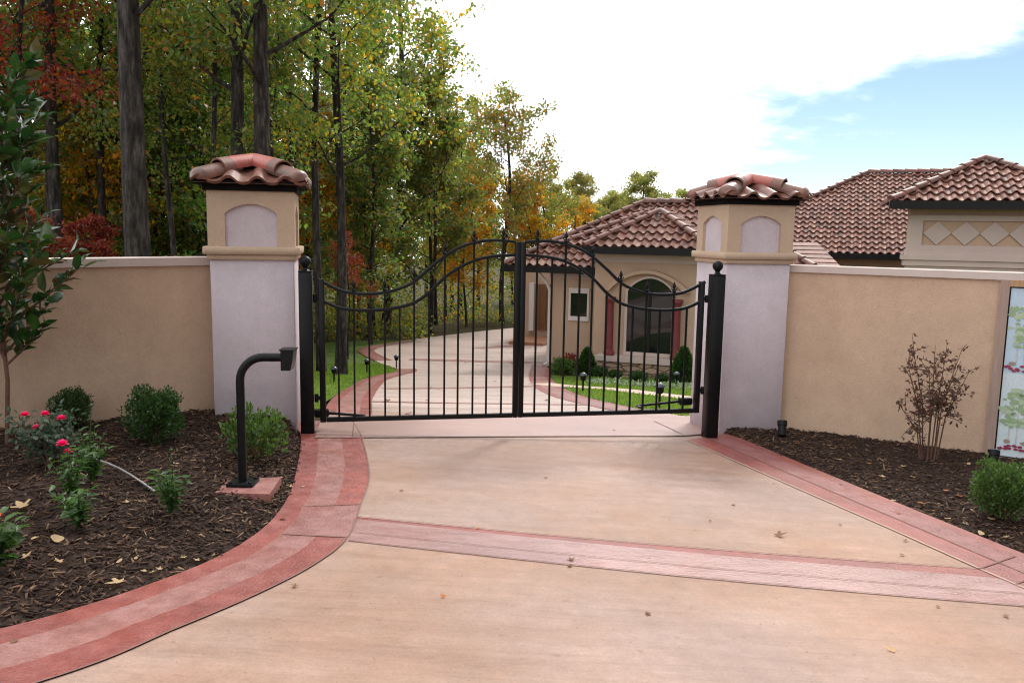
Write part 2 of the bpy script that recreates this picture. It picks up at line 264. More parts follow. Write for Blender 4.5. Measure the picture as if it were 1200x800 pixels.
# ------------------------------------------------------------------ mesh helpers
def root_loc(o):
    v = Vector((0, 0, 0))
    while o is not None: v += o.location; o = o.parent
    return v
class MB:
    def __init__(s): s.v = []; s.f = []; s.mi = []
    def add(s, vs, fs, mi=0):
        b = len(s.v); s.v.extend([tuple(map(float, q)) for q in vs]); s.f.extend([tuple(b + i for i in q) for q in fs]); s.mi.extend([mi] * len(fs))
    def quad(s, a, b, c, d, mi=0): s.add([a, b, c, d], [(0, 1, 2, 3)], mi)
    def obox(s, o, u, v, w, mi=0, bev=0.0):
        """box from corner o with edge vectors u, v, w; bev rounds the four edges along w"""
        o, u, v, w = (np.array(q, float) for q in (o, u, v, w))
        if bev:
            lu, lv = np.linalg.norm(u), np.linalg.norm(v); bu, bv = u / lu * bev, v / lv * bev
            base = [o + bu, o + u - bu, o + u + bv, o + u + v - bv, o + u + v - bu, o + v + bu, o + v - bv, o + bv]
            lw = np.linalg.norm(w); bw = w / lw * bev; cen = o + (u + v) / 2
            k0 = [cen + (q - cen) * (1 - 1.2 * bev / max(lu, lv)) for q in base]
            vs = k0 + [q + bw for q in base] + [q + w - bw for q in base] + [q + w for q in k0]
            fs = [tuple(range(7, -1, -1)), tuple(range(24, 32))]
            for r in range(3):
                for i in range(8): fs.append((r * 8 + i, r * 8 + (i + 1) % 8, r * 8 + 8 + (i + 1) % 8, r * 8 + 8 + i))
            s.add(vs, fs, mi); return
        vs = [o, o + u, o + u + v, o + v, o + w, o + u + w, o + u + v + w, o + v + w]
        s.add(vs, [(3, 2, 1, 0), (4, 5, 6, 7), (0, 1, 5, 4), (1, 2, 6, 5), (2, 3, 7, 6), (3, 0, 4, 7)], mi)
    def prism(s, outline, d, mi=0):
        """extrude a planar outline (3D points) by vector d"""
        n = len(outline); d = np.array(d, float); o = [np.array(q, float) for q in outline]
        s.add(o + [q + d for q in o], [tuple(range(n - 1, -1, -1)), tuple(range(n, 2 * n))] + [(i, (i + 1) % n, n + (i + 1) % n, n + i) for i in range(n)], mi)
    def tube(s, pts, rad, n=8, mi=0, caps=True, square=False):
        pts = [Vector(p) for p in pts]; k = len(pts)
        rad = rad if hasattr(rad, '__len__') else [rad] * k
        t0 = (pts[1] - pts[0]).normalized(); a = Vector((0, 0, 1)) if abs(t0.z) < .9 else Vector((0, 1, 0))
        nx = t0.cross(a).normalized(); vs = []
        for i in range(k):
            t = (pts[min(i + 1, k - 1)] - pts[max(i - 1, 0)]).normalized()
            nx = (nx - t * nx.dot(t)).normalized(); ny = t.cross(nx)
            for j in range(n):
                th = 2 * math.pi * (j + .5 * square) / n; vs.append(pts[i] + (nx * math.cos(th) + ny * math.sin(th)) * rad[i])
        fs = [(i * n + j, i * n + (j + 1) % n, (i + 1) * n + (j + 1) % n, (i + 1) * n + j) for i in range(k - 1) for j in range(n)]
        if caps: fs += [tuple(range(n - 1, -1, -1)), tuple((k - 1) * n + j for j in range(n))]
        s.add(vs, fs, mi)
    def lathe(s, c, prof, n=16, mi=0):
        c = Vector(c); vs = []
        for r, z in prof:
            for j in range(n): th = 2 * math.pi * j / n; vs.append(c + Vector((r * math.cos(th), r * math.sin(th), z)))
        k = len(prof)
        fs = [(i * n + j, i * n + (j + 1) % n, (i + 1) * n + (j + 1) % n, (i + 1) * n + j) for i in range(k - 1) for j in range(n)]
        s.add(vs, fs + [tuple(range(n - 1, -1, -1)), tuple((k - 1) * n + j for j in range(n))], mi)
    def build(s, name, mats, parent=None, smooth=False):
        me = bpy.data.meshes.new(name); off = root_loc(parent) if parent is not None else Vector((0, 0, 0))
        me.from_pydata([(x - off.x, y - off.y, z - off.z) for x, y, z in s.v], [], s.f)
        for mm in (mats if isinstance(mats, (list, tuple)) else [mats]): me.materials.append(M[mm] if isinstance(mm, str) else mm)
        if any(s.mi): me.polygons.foreach_set('material_index', s.mi)
        if smooth:
            me.polygons.foreach_set('use_smooth', [True] * len(me.polygons))
            if smooth != 'all': me.set_sharp_from_angle(angle=R(38))
        me.update(); o = bpy.data.objects.new(name, me); COL.objects.link(o)
        if parent is not None: o.parent = parent
        return o
def arr_obj(name, V, Fq, mt, parent=None, smooth=False):
    """object from arrays: V (n,3), Fq (m,k) index array"""
    me = bpy.data.meshes.new(name); off = root_loc(parent) if parent is not None else Vector((0, 0, 0))
    V = np.asarray(V, np.float32) - np.array(off, np.float32); Fq = np.asarray(Fq, np.int32); k = Fq.shape[1]
    me.vertices.add(len(V)); me.vertices.foreach_set('co', V.ravel())
    me.loops.add(Fq.size); me.loops.foreach_set('vertex_index', Fq.ravel())
    me.polygons.add(len(Fq)); me.polygons.foreach_set('loop_start', np.arange(0, Fq.size, k, dtype=np.int32))
    if smooth: me.polygons.foreach_set('use_smooth', np.ones(len(Fq), bool))
    me.materials.append(M[mt] if isinstance(mt, str) else mt)
    me.update(calc_edges=True); me.validate()
    o = bpy.data.objects.new(name, me); COL.objects.link(o)
    if parent is not None: o.parent = parent
    return o
def tag(o, label=None, cat=None, group=None, kind=None):
    for k, v in (('label', label), ('category', cat), ('group', group), ('kind', kind)):
        if v: o[k] = v
    return o
def thing(name, loc, label, cat, group=None):
    o = bpy.data.objects.new(name, None); o.location = Vector([float(q) for q in loc]); o.empty_display_size = .2; COL.objects.link(o)
    return tag(o, label, cat, group)
def dup(root, loc, rz=0.0, sc=1.0, label=None, group=None):
    r = root.copy(); COL.objects.link(r); r.location = Vector([float(q) for q in loc]); r.rotation_euler = (0, 0, rz); r.scale = (sc,) * 3 if not hasattr(sc, '__len__') else sc
    if label: r['label'] = label
    if group: r['group'] = group
    for ch in list(root.children):
        c = ch.copy(); COL.objects.link(c); c.parent = r
        for g in list(ch.children):
            d = g.copy(); COL.objects.link(d); d.parent = c
    return r
def resample(P, n):
    P = np.array(P, float); t = np.arange(len(P)); u = np.linspace(0, len(P) - 1, n)
    # Catmull-Rom through the points
    out = []
    for q in u:
        i = min(int(q), len(P) - 2); w = q - i
        p0, p1, p2, p3 = P[max(i - 1, 0)], P[i], P[i + 1], P[min(i + 2, len(P) - 1)]
        out.append(.5 * ((2 * p1) + (p2 - p0) * w + (2 * p0 - 5 * p1 + 4 * p2 - p3) * w * w + (3 * p1 - p0 - 3 * p2 + p3) * w ** 3))
    return np.array(out)
def strip(mb, A, B, f0, f1, off, m=4, mi=0, thick=0.0):
    """sheet on the ground between fractions f0..f1 of the rungs A[i]-B[i]"""
    A = np.array(A)[:, :2]; B = np.array(B)[:, :2]; n = len(A); vs = []
    for i in range(n):
        for j in range(m + 1):
            a_, b_ = (f0[i] if hasattr(f0, '__len__') else f0), (f1[i] if hasattr(f1, '__len__') else f1); q = A[i] + (B[i] - A[i]) * (a_ + (b_ - a_) * j / m); vs.append((q[0], q[1], float(G(q[0], q[1])) + off))
    fs = [(i * (m + 1) + j, i * (m + 1) + j + 1, (i + 1) * (m + 1) + j + 1, (i + 1) * (m + 1) + j) for i in range(n - 1) for j in range(m)]
    # face up
    a, b, c = (np.array(vs[k]) for k in fs[0][:3])
    if np.cross(b - a, c - a)[2] < 0: fs = [q[::-1] for q in fs]
    mb.add(vs, fs, mi)
def line_on(mb, P, w, off, mi=0, n=24):
    """thin joint line along ground points P"""
    P = np.array([q[:2] for q in P], float); n = max(n, len(P)); Q = resample(P, n) if len(P) > 2 else np.array([P[0] + (P[1] - P[0]) * k / (n - 1) for k in range(n)])
    d = np.gradient(Q, axis=0); d /= np.linalg.norm(d, axis=1)[:, None]; nn = np.stack([-d[:, 1], d[:, 0]], 1)
    strip(mb, Q - nn * w / 2, Q + nn * w / 2, 0, 1, off, 1, mi)
# ------------------------------------------------------------------ terrain
def axis(lo, hi, fine_lo, fine_hi, step, coarse):
    a = list(np.arange(fine_lo, fine_hi + 1e-6, step)); x = fine_lo; s = step; L = []
    while x > lo: s = min(s * 1.35, coarse); x -= s; L.append(x)
    x = fine_hi; s = step; Rr = []
    while x < hi: s = min(s * 1.35, coarse); x += s; Rr.append(x)
    return np.array(L[::-1] + a + Rr)
gx, gy = axis(-400, 400, -14, 12, .5, 40), axis(-60, 399, 0, 42, .5, 40)
XX, YY = np.meshgrid(gx, gy); ZZ = G(XX, YY) - .08
V = np.stack([XX, YY, ZZ], -1).reshape(-1, 3); nx, ny = len(gx), len(gy)
I = (np.arange(ny - 1)[:, None] * nx + np.arange(nx - 1)[None]).ravel()
tag(arr_obj('ground', V, np.stack([I, I + 1, I + nx + 1, I + nx], 1), 'ground', smooth=True), kind='structure')
# ------------------------------------------------------------------ driveway in front of the gate
LO = [(-2.30, 8.35), (-2.02, 7.66), (-1.68, 6.17), (-1.56, 5.39), (-1.56, 4.84), (-1.66, 4.37), (-1.83, 4.0), (-2.02, 3.69), (-2.28, 3.38), (-3.0, 2.75), (-4.6, 1.95), (-7.2, 1.3)]
LI = [(-1.76, 8.75), (-1.45, 7.75), (-1.14, 6.4), (-1.05, 5.55), (-1.0, 4.84), (-1.09, 4.36), (-1.27, 3.92), (-1.50, 3.50), (-1.80, 3.01), (-2.6, 2.25), (-4.3, 1.35), (-7.0, .6)]
RO = [(2.46, 9.05), (2.99, 6.87), (3.24, 5.91), (3.43, 5.2), (3.55, 4.8), (3.95, 3.4), (5.0, 0)]
RI = [(1.88, 8.50), (2.45, 6.55), (2.73, 5.62), (2.94, 4.85), (3.06, 4.45), (3.42, 3.1), (4.4, 0)]
lo, li = resample(LO, 89), resample(LI, 89); ro, ri = resample(RO, 73), resample(RI, 73)
mb = MB()
tl = np.vstack([[(-2.1, 9.5)], resample(LI, 60), [(-7, -6)]]); tr = np.vstack([[(3.4, 9.6)], resample(RI, 60), [(6.5, -6)]])
strip(mb, tl, tr, 0, 1, 0.0, 40)
tag(mb.build('driveway', 'tan_concrete', smooth='all'), kind='structure')
mb = MB()
# left border: red, pink, red with uneven dusted edges; plain pink where the cross band arrives
K4 = 5
loF, liF = resample(LO, 88 * K4 + 1), resample(LI, 88 * K4 + 1); roF, riF = resample(RO, 72 * K4 + 1), resample(RI, 72 * K4 + 1)
def ragged(n, f, amp): return f + np.convolve(rng.normal(0, amp, n + 4), np.ones(5) / 5, 'valid')
e1, e2 = ragged(len(loF), .27, .013), ragged(len(loF), .66, .013)
strip(mb, loF, liF, 0, e1, .004, 1, 0)
for a, b in ((0, 24 * K4 + 1), (32 * K4, 88 * K4 + 1)):
    strip(mb, loF[a:b], liF[a:b], e1[a:b], e2[a:b], .004, 2, 1); strip(mb, loF[a:b], liF[a:b], e2[a:b], 1, .004, 1, 0)
a, b = 24 * K4, 32 * K4 + 1
strip(mb, loF[a:b], liF[a:b], e1[a:b], 1, .004, 3, 1)
e1, e2 = ragged(len(roF), .20, .022), ragged(len(roF), .60, .022)
strip(mb, roF, riF, 0, e1, .004, 1, 0); strip(mb, roF, riF, e1, e2, .004, 2, 2); strip(mb, roF, riF, e2, 1, .004, 1, 0)
tag(mb.build('border_strip', ['red_stamp', 'pink_stamp', 'rose_stamp'], smooth='all'), kind='structure')
cuL, cuR, clL, clR = np.array((-1.02, 5.27)), np.array((2.97, 4.85)), np.array((-.985, 4.79)), np.array((3.16, 4.25))
Aa = np.array([cuL + (cuR - cuL) * k / 40 for k in range(41)]); Bb = np.array([clL + (clR - clL) * k / 40 for k in range(41)])
Aa[:, 1] += .06 * np.sin(np.linspace(0, math.pi, 41)) * -1; Bb[:, 1] -= .06 * np.sin(np.linspace(0, math.pi, 41))
mb = MB()
wv = np.linspace(.10, .24, 41)[:, None]
Mid = Aa + (Bb - Aa) * wv
strip(mb, Aa, Mid, 0, 1, .002, 1, 1); strip(mb, Mid, Bb, 0, 1, .002, 3, 0)
tag(mb.build('cross_band', ['cross_stamp', 'red_stamp'], smooth='all'), kind='structure')
# joints cut in the concrete
mb = MB()
line_on(mb, [Aa[k] + (Bb[k] - Aa[k]) * .66 for k in (0, 10, 20, 30, 40)], .006, .008)
line_on(mb, Bb[::10], .008, .008); line_on(mb, Aa[::10], .008, .008)
line_on(mb, li[::8], .010, .008, n=120)
line_on(mb, [lo[24] * .72 + li[24] * .28, li[24]], .012, .009); line_on(mb, [lo[32] * .72 + li[32] * .28, li[32]], .014, .009)
line_on(mb, [ro[k] * .4 + ri[k] * .6 for k in range(0, 73, 8)], .01, .009, n=80)
line_on(mb, [ro[36] * .8 + ri[36] * .2, ri[36]], .012, .009); line_on(mb, [ro[45], ri[45]], .012, .009)
mb2 = MB(); line_on(mb2, [q for q in ri[::6]], .020, .006, n=80)
tag(mb.build('joint_lines', 'joint'), kind='structure')
tag(mb2.build('edge_line', 'edge_line'), kind='structure')
# apron under the gate
apF = np.array([gr(*p)[:2] for p in ((369, 513.5), (480, 513), (600, 512), (720, 511.5), (800, 511), (842, 507))]); apB = np.array([gr(*p)[:2] for p in ((378, 487), (480, 486.5), (600, 485), (720, 481), (800, 479), (856, 482))])
mb = MB(); strip(mb, resample(apF, 40), resample(apB, 40), 0, 1, .008, 6); tag(mb.build('gate_apron', 'apron', smooth='all'), kind='structure')
mb = MB(); line_on(mb, apF, .010, .012); line_on(mb, [gr(413, 512), gr(415, 494)], .012, .012); line_on(mb, [gr(766, 494), gr(800, 510)], .012, .012)
tag(mb.build('apron_joint', 'joint'), kind='structure')
# ------------------------------------------------------------------ driveway beyond the gate
FL = [gr(*p)[:2] for p in ((374, 497), (381, 480), (394, 463), (420, 447), (445, 439), (466, 433))]
FL = [(-2.05, 8.6)] + [tuple(q) for q in FL[1:]] + [tuple(gr(*p)[:2]) for p in ((445, 425), (424, 415), (421, 409), (440, 404), (480, 398), (540, 390.5), (600, 384))]
FR = [(2.35, 9.6), (2.16, 10.57), (1.75, 11.6), (1.32, 13.2), (1.1, 15.5), (1.0, 18), (1.0, 20.5), (1.1, 23), (1.3, 26), (1.5, 29), (1.7, 32), (2.0, 36), (2.2, 40)]
fl, fr = resample(FL, 97), resample(FR, 97)
mb = MB(); strip(mb, fl, fr, 0, 1, -.004, 14); tag(mb.build('driveway_beyond_gate', 'far_concrete', smooth='all'), kind='structure')
mb = MB()
dv = np.gradient(fl, axis=0); dv /= np.linalg.norm(dv, axis=1)[:, None]; nv = np.stack([dv[:, 1], -dv[:, 0]], 1)
for a, b, mi in ((0, .13, 0), (.13, .40, 1), (.40, .54, 0)):
    strip(mb, fl[:42] + nv[:42] * a, fl[:42] + nv[:42] * b, 0, 1, .002, 1, mi); strip(mb, fl[50:80] + nv[50:80] * a, fl[50:80] + nv[50:80] * b, 0, 1, .002, 1, mi)
dv2 = np.gradient(fr, axis=0); dv2 /= np.linalg.norm(dv2, axis=1)[:, None]; nv2 = np.stack([-dv2[:, 1], dv2[:, 0]], 1)
for a, b, mi in ((0, .14, 0), (.14, .42, 1), (.42, .56, 0)):
    strip(mb, fr[:60] + nv2[:60] * a, fr[:60] + nv2[:60] * b, 0, 1, .002, 1, mi)
for (pa, pb, w) in (((450, 455), (630, 452), .35), ((480, 421), (640, 425), .5), ((425, 470), (700, 474), .16), ((560, 408), (636, 402), .5)):
    line_on(mb, [gr(*pa), gr(*pb)], w, .001, 1)
tag(mb.build('far_border_strip', ['red_stamp', 'pink_stamp'], smooth='all'), kind='structure')
mb = MB()
for (pa, pb) in (((430, 478), (720, 479)), ((440, 465), (665, 462)), ((470, 440), (640, 437)), ((500, 415), (640, 413))):
    line_on(mb, [gr(*pa), gr(*pb)], .02, .006)
tag(mb.build('far_joint_lines', 'joint'), kind='structure')
# lawns
def poly_sheet(name, A, B, off, n, m, mt):
    mb = MB(); strip(mb, resample(A, n), resample(B, n), 0, 1, off, m); o = mb.build(name, mt, smooth='all'); return tag(o, kind='structure')
lawnA = [(-2.2, 9.0), (-2.5, 11), (-3.0, 16), (-2.2, 21.5), (-3.2, 24), (-3.5, 28), (-1.5, 33)]; lawnB = [(-5.5, 9.5), (-7, 12), (-8, 16), (-9, 20), (-9.5, 24), (-9, 28), (-6, 31.5)]
poly_sheet('lawn_beside_driveway', lawnA, lawnB, -.02, 40, 14, 'lawn')
rlA = [(1.9, 10.5), (1.5, 11.9), (1.15, 13.6), (1.05, 16), (1.0, 19), (1.0, 21.5)]; rlB = [(7.5, 9.9), (8, 11.5), (9, 13.5), (9.5, 16), (10, 18), (11, 20)]
poly_sheet('lawn_at_house', rlA, rlB, -.02, 40, 20, 'lawn')
mb = MB(); Pp = np.array([gr(*p)[:2] for p in ((632, 449), (660, 452), (720, 456), (780, 463), (850, 471), (940, 480))])
PATHQ = resample(Pp, 60); line_on(mb, Pp, .62, .004, n=40); tag(mb.build('garden_path', 'path', smooth='all'), kind='structure')
# ------------------------------------------------------------------ pillars and walls
AL = .206
u_ = np.array([math.cos(AL), math.sin(AL), 0]); v_ = np.array([-math.sin(AL), math.cos(AL), 0]); z_ = np.array([0, 0, 1.0])
PW = .80
Z_CAP, Z_BLK, Z_SH = 2.046, 1.521, 1.395
def S_wave(t):                                  # roof tile section, t in tile widths
    t = t % 1.0
    return math.sin(math.pi * t / .6) * 1.0 if t < .6 else -.22 * math.sin(math.pi * (t - .6) / .4)
def roof_face(mb, O, a_dir, b_dir, nrm, poly, tw, e, amp, lift, ns=9, mi=0, lip=.03):
    """tile a convex polygon given in (a,b) coordinates of the sloping face"""
    O, a_dir, b_dir, nrm = (np.array(q, float) for q in (O, a_dir, b_dir, nrm))
    poly = [np.array(p, float) for p in poly]
    def rng_b(a):
        bs = []
        for i in range(len(poly)):
            p, q = poly[i], poly[(i + 1) % len(poly)]
            if (p[0] - a) * (q[0] - a) <= 0 and abs(p[0] - q[0]) > 1e-9: bs.append(p[1] + (q[1] - p[1]) * (a - p[0]) / (q[0] - p[0]))
            elif abs(p[0] - q[0]) <= 1e-9 and abs(p[0] - a) < 1e-9: bs += [p[1], q[1]]
        return (min(bs), max(bs)) if bs else (0, 0)
    a0, a1 = min(p[0] for p in poly), max(p[0] for p in poly); bmax = max(p[1] for p in poly); bmin = min(p[1] for p in poly)
    mb.add([O + a_dir * p[0] + b_dir * p[1] - nrm * .012 for p in poly], [tuple(range(len(poly)))], mi)
    i = 0
    while a0 + i * tw < a1 - 1e-6:
        As = [min(a0 + (i + k / (ns - 1)) * tw, a1) for k in range(ns)]; rb = [rng_b(a) for a in As]
        for j in range(int(bmin // e), int(bmax // e) + 1):
            b0, b1 = j * e, (j + 1) * e + .03; jit = random.uniform(-.009, .009); sk = random.uniform(-.02, .02) * amp / .066; b0 += random.uniform(-.012, .012) * (e < 1) * (j > 0)
            lo_, hi_ = [], []; any_ = False
            for k in range(ns):
                l, h = max(b0, rb[k][0]), min(b1, rb[k][1])
                if h <= l: l = h = min(max(b0, rb[k][0]), rb[k][1])
                elif h - l > .02: any_ = True
                w = S_wave(k / (ns - 1) if k < ns - 1 else .999) * amp + sk * (k / (ns - 1) - .5) * .6
                fl_ = lambda b: lift * (1 - (b - b0) / e) + w + jit
                lo_.append(O + a_dir * As[k] + b_dir * l + nrm * fl_(l)); hi_.append(O + a_dir * As[k] + b_dir * h + nrm * fl_(h))
            if not any_: continue
            und = [p - nrm * lip + b_dir * .004 for p in lo_]
            fs = [(k, k + 1, ns + k + 1, ns + k) for k in range(ns - 1)] + [(2 * ns + k, 2 * ns + k + 1, k + 1, k) for k in range(ns - 1)]
            mb.add(lo_ + hi_ + und, fs, mi)
        i += 1
def hip_barrels(mb, P, Q, r, seg, mi=0, up=(0, 0, 1)):
    P, Q = np.array(P, float), np.array(Q, float); L = np.linalg.norm(Q - P); t = (Q - P) / L; n = max(1, round(L / seg)); seg = L / n
    sx = np.cross(t, up); sx /= np.linalg.norm(sx); uz = np.cross(sx, t)
    for i in range(n):
        p0 = P + t * (i * seg - .02); p1 = P + t * ((i + 1) * seg + .03); r0, r1 = r * 1.12, r * .92; vs = []
        for p, rr, lf in ((p0, r0, .02), (p1, r1, 0)):
            for k in range(9): th = math.pi * (k / 8) * 1.1 - .05 * math.pi; vs.append(p + sx * math.cos(th) * rr + uz * (math.sin(th) * rr * .8 + lf))
        c0 = len(vs); vs.append(p0)
        mb.add(vs, [(k, k + 1, 9 + k + 1, 9 + k) for k in range(8)] + [(k + 1, k, c0) for k in range(8)], mi)
def pillar(name, C, label, gz):
    """C: front-right corner for the left one given as front-left corner; axes u_, v_"""
    C = np.array(C, float); cen = C + u_ * PW / 2 + v_ * PW / 2
    t = thing(name, (cen[0], cen[1], gz), label, 'gate pillar', 'stucco gate pillars with tiled caps')
    mb = MB(); e = .012
    mb.obox(C + u_ * e + v_ * e + z_ * gz, u_ * (PW - 2 * e), v_ * (PW - 2 * e), z_ * (Z_SH - gz), bev=.008); mb.build('shaft', 'stucco_pale', t, True)
    mb = MB()
    o = .012; mb.obox(C - u_ * o - v_ * o + z_ * Z_SH, u_ * (PW + 2 * o), v_ * (PW + 2 * o), z_ * .052, bev=.008)
    o = .045; mb.obox(C - u_ * o - v_ * o + z_ * (Z_SH + .052), u_ * (PW + 2 * o), v_ * (PW + 2 * o), z_ * (Z_BLK - Z_SH - .052), bev=.012)
    mb.build('band_moulding', 'stucco_band', t, True)
    # upper block with an arched niche on each side
    H = Z_CAP - Z_BLK; core = MB(); d = .035
    core.obox(C + u_ * d + v_ * d + z_ * Z_BLK, u_ * (PW - 2 * d), v_ * (PW - 2 * d), z_ * H); core.build('niche_panel', 'stucco_pale', t)
    mb = MB(); nw = .48; zs = H * .60; rise = H * .17; x0, x1 = (PW - nw) / 2, (PW + nw) / 2
    faces = [(C, u_, v_), (C + u_ * PW, v_, -u_), (C + u_ * PW + v_ * PW, -u_, -v_), (C + v_ * PW, -v_, u_)]
    for (o, a, b) in faces:
        P = lambda x, z, k=0: o + a * x + z_ * (Z_BLK + z) + b * (d * k)
        ar = [(x0 + nw * k / 12, zs + rise * math.sin(math.pi * (k / 12)) ** .85) for k in range(13)]
        mb.quad(P(0, 0), P(x0, 0), P(x0, zs), P(0, zs)); mb.quad(P(x1, 0), P(PW, 0), P(PW, zs), P(x1, zs))
        top = [(0, zs)] + ar + [(PW, zs)]
        for k in range(len(top) - 1): mb.quad(P(*top[k]), P(*top[k + 1]), P(top[k + 1][0], H), P(top[k][0], H))
        ed = [(x0, 0)] + ar + [(x1, 0)]
        for k in range(len(ed) - 1): mb.quad(P(*ed[k]), P(*ed[k], 1), P(*ed[k + 1], 1), P(*ed[k + 1]))
    mb.build('cap_block', 'stucco_band', t)
    # dark soffit board and tiled roof
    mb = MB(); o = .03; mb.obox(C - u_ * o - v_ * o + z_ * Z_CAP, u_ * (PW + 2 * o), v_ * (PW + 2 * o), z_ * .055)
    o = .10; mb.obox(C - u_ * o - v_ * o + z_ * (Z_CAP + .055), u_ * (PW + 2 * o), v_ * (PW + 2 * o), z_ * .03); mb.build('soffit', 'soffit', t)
    ov = .118; hw = PW / 2 + ov; rise = .185; ze = Z_CAP + .075; L = math.hypot(hw, rise)
    mb = MB()
    for (a, b) in ((u_, v_), (v_, -u_), (-u_, -v_), (-v_, u_)):
        bd = (b * hw + z_ * rise) / L; nr = np.cross(a, bd); O = cen - a * hw - b * hw; O = np.array([O[0], O[1], ze])
        roof_face(mb, O, a, bd, nr, [(0, 0), (2 * hw, 0), (hw, L)], 2 * hw / 4, L * 1.02, .052, .02, 17, lip=.028)
    mb.build('roof_tile_field', 'cap_tile', t, True)
    apex = np.array([cen[0], cen[1], ze + rise])
    for (sa, sb) in ((-1, -1), (1, -1), (1, 1), (-1, 1)):
        cor = cen + u_ * sa * hw + v_ * sb * hw; cor = np.array([cor[0], cor[1], ze])
        ax = apex - cor; Lh = np.linalg.norm(ax); tt = ax / Lh; sx = np.cross(tt, z_); sx /= np.linalg.norm(sx); uz = np.cross(sx, tt)
        def barrel(mb, s0, s1, r0, r1, h0, h1, mi=0, rounded=False, thick=.02):
            rings = []
            if rounded:
                for q in (0.0, .22, .45, .7, .9): a_ = math.acos(1 - q) if q < 1 else 1.57; rings.append((s0 - r0 * .75 * (1 - q), r0 * max(.05, math.sin(a_)), h0))
            rings += [(s0 + (s1 - s0) * k / 6, r0 + (r1 - r0) * k / 6, h0 + (h1 - h0) * k / 6) for k in range(7)]
            vs = []; n = 13
            for s, r, h in rings:
                for k in range(n):
                    th = math.pi * (k / (n - 1)) * 1.24 - .12 * math.pi; vs.append(cor + tt * s + sx * math.cos(th) * r + uz * (math.sin(th) * r * .8 + h))
            kk = len(rings); fs = [(i * n + k, i * n + k + 1, (i + 1) * n + k + 1, (i + 1) * n + k) for i in range(kk - 1) for k in range(n - 1)]
            b = len(vs)
            for (s, r, h) in (rings[0], rings[-1]):
                for k in range(n):
                    th = math.pi * (k / (n - 1)) * 1.24 - .12 * math.pi; vs.append(cor + tt * s + sx * math.cos(th) * (r - thick) + uz * (math.sin(th) * (r - thick) * .8 + h))
            fs += [(k, b + k, b + k + 1, k + 1) for k in range(n - 1)]; e0 = (kk - 1) * n
            fs += [(e0 + k + 1, b + n + k + 1, b + n + k, e0 + k) for k in range(n - 1)]
            mb.add(vs, fs, mi)
        mb = MB(); barrel(mb, .115, Lh * .72, .108, .095, .022, .032, rounded=True); mb.build('hip_tile', 'cap_hip', t, True)
        mb = MB(); barrel(mb, Lh * .44, Lh * .61, .118, .112, .058, .056, 1); barrel(mb, Lh * .595, Lh + .02, .111, .104, .059, .042, 0)
        mb.build('top_hip_tile', ['cap_red', 'cap_collar'], t, True)
    return t
PL = np.array([-2.114, 7.93, 0]) - u_ * PW        # front-left corner of the left pillar
PR = np.array([2.356, 9.06, 0])
pillar('gate_pillar', PL, 'stucco gate pillar with tiled cap behind the black keypad post', -.45)
pillar('gate_pillar', PR, 'stucco gate pillar with tiled cap standing before the house roof', -.72)
WT = 1.4074
def wall(name, P, ang, sign, length, base_z, label, top, thick=.28):
    d = np.array([math.cos(ang), math.sin(ang), 0]) * sign; back = np.array([-math.sin(ang), math.cos(ang), 0])
    if back[1] < 0: back = -back
    P = np.array([P[0], P[1], 0.0])
    t = thing(name, (*(P + d * length / 2)[:2], base_z), label, 'wall')
    mb = MB(); mb.obox(P + z_ * base_z, d * length, back * thick, z_ * (top - .075 - base_z)); mb.build('wall_face', 'stucco_tan', t)
    mb = MB(); mb.obox(P - back * .035 + z_ * (top - .075), d * length, back * (thick + .07), z_ * .075, bev=.006); mb.build('coping', 'coping', t, True)
    return d, back
LW = aty(241.5, 301.5, 8.0); LA = math.atan2(6.846 - 8.0, -4.0986 + 3.0047)
wall('garden_wall', LW[:2] - np.array([math.cos(LA), math.sin(LA)]) * .22, LA, 1, 9.2, -.7, 'tan stucco garden wall with pale coping behind the rose bush', LW[2])
RW = aty(928, 310.7, 9.35); RA = math.atan2(8.173 - 9.35, 5.1037 - 3.2016)
rdir, rback = wall('garden_wall', RW[:2] - np.array([math.cos(RA), math.sin(RA)]) * .06, RA, 1, 9.0, -1.1, 'tan stucco garden wall carrying the picture board', RW[2])
# ------------------------------------------------------------------ mulch beds
bedL_front = [(-2.25, 7.95), (-1.99, 7.5), (-1.68, 6.17), (-1.56, 5.39), (-1.56, 4.84), (-1.66, 4.37), (-1.83, 4.0), (-2.02, 3.69), (-2.28, 3.38), (-3.0, 2.75), (-4.6, 1.95), (-7.2, 1.3)]
bedL_back = [(-2.2, 8.0), (-2.5, 8.0), (-2.85, 7.95), (-3.0, 8.1), (-3.3, 7.8), (-3.7, 7.4), (-4.1, 6.96), (-4.6, 6.44), (-5.1, 5.9), (-6.2, 4.75), (-8.0, 2.85), (-9, 1.8)]
bedR_front = [(2.44, 9.1), (2.99, 6.87), (3.24, 5.91), (3.43, 5.2), (3.55, 4.8), (3.95, 3.4), (5.0, 0)]
bedR_back = [(2.5, 9.25), (3.15, 9.5), (4.2, 8.85), (5.2, 8.22), (6.2, 7.6), (8.5, 6.2), (10.6, 4.8)]
BEDS = []
def bump2(x, y):
    return .010 * np.sin(9.1 * x + 3 * np.sin(2.3 * y)) * np.sin(8.3 * y + 2 * np.sin(3.1 * x)) + .008 * np.sin(21 * x + 5 * y) * np.sin(17 * y - 7 * x)
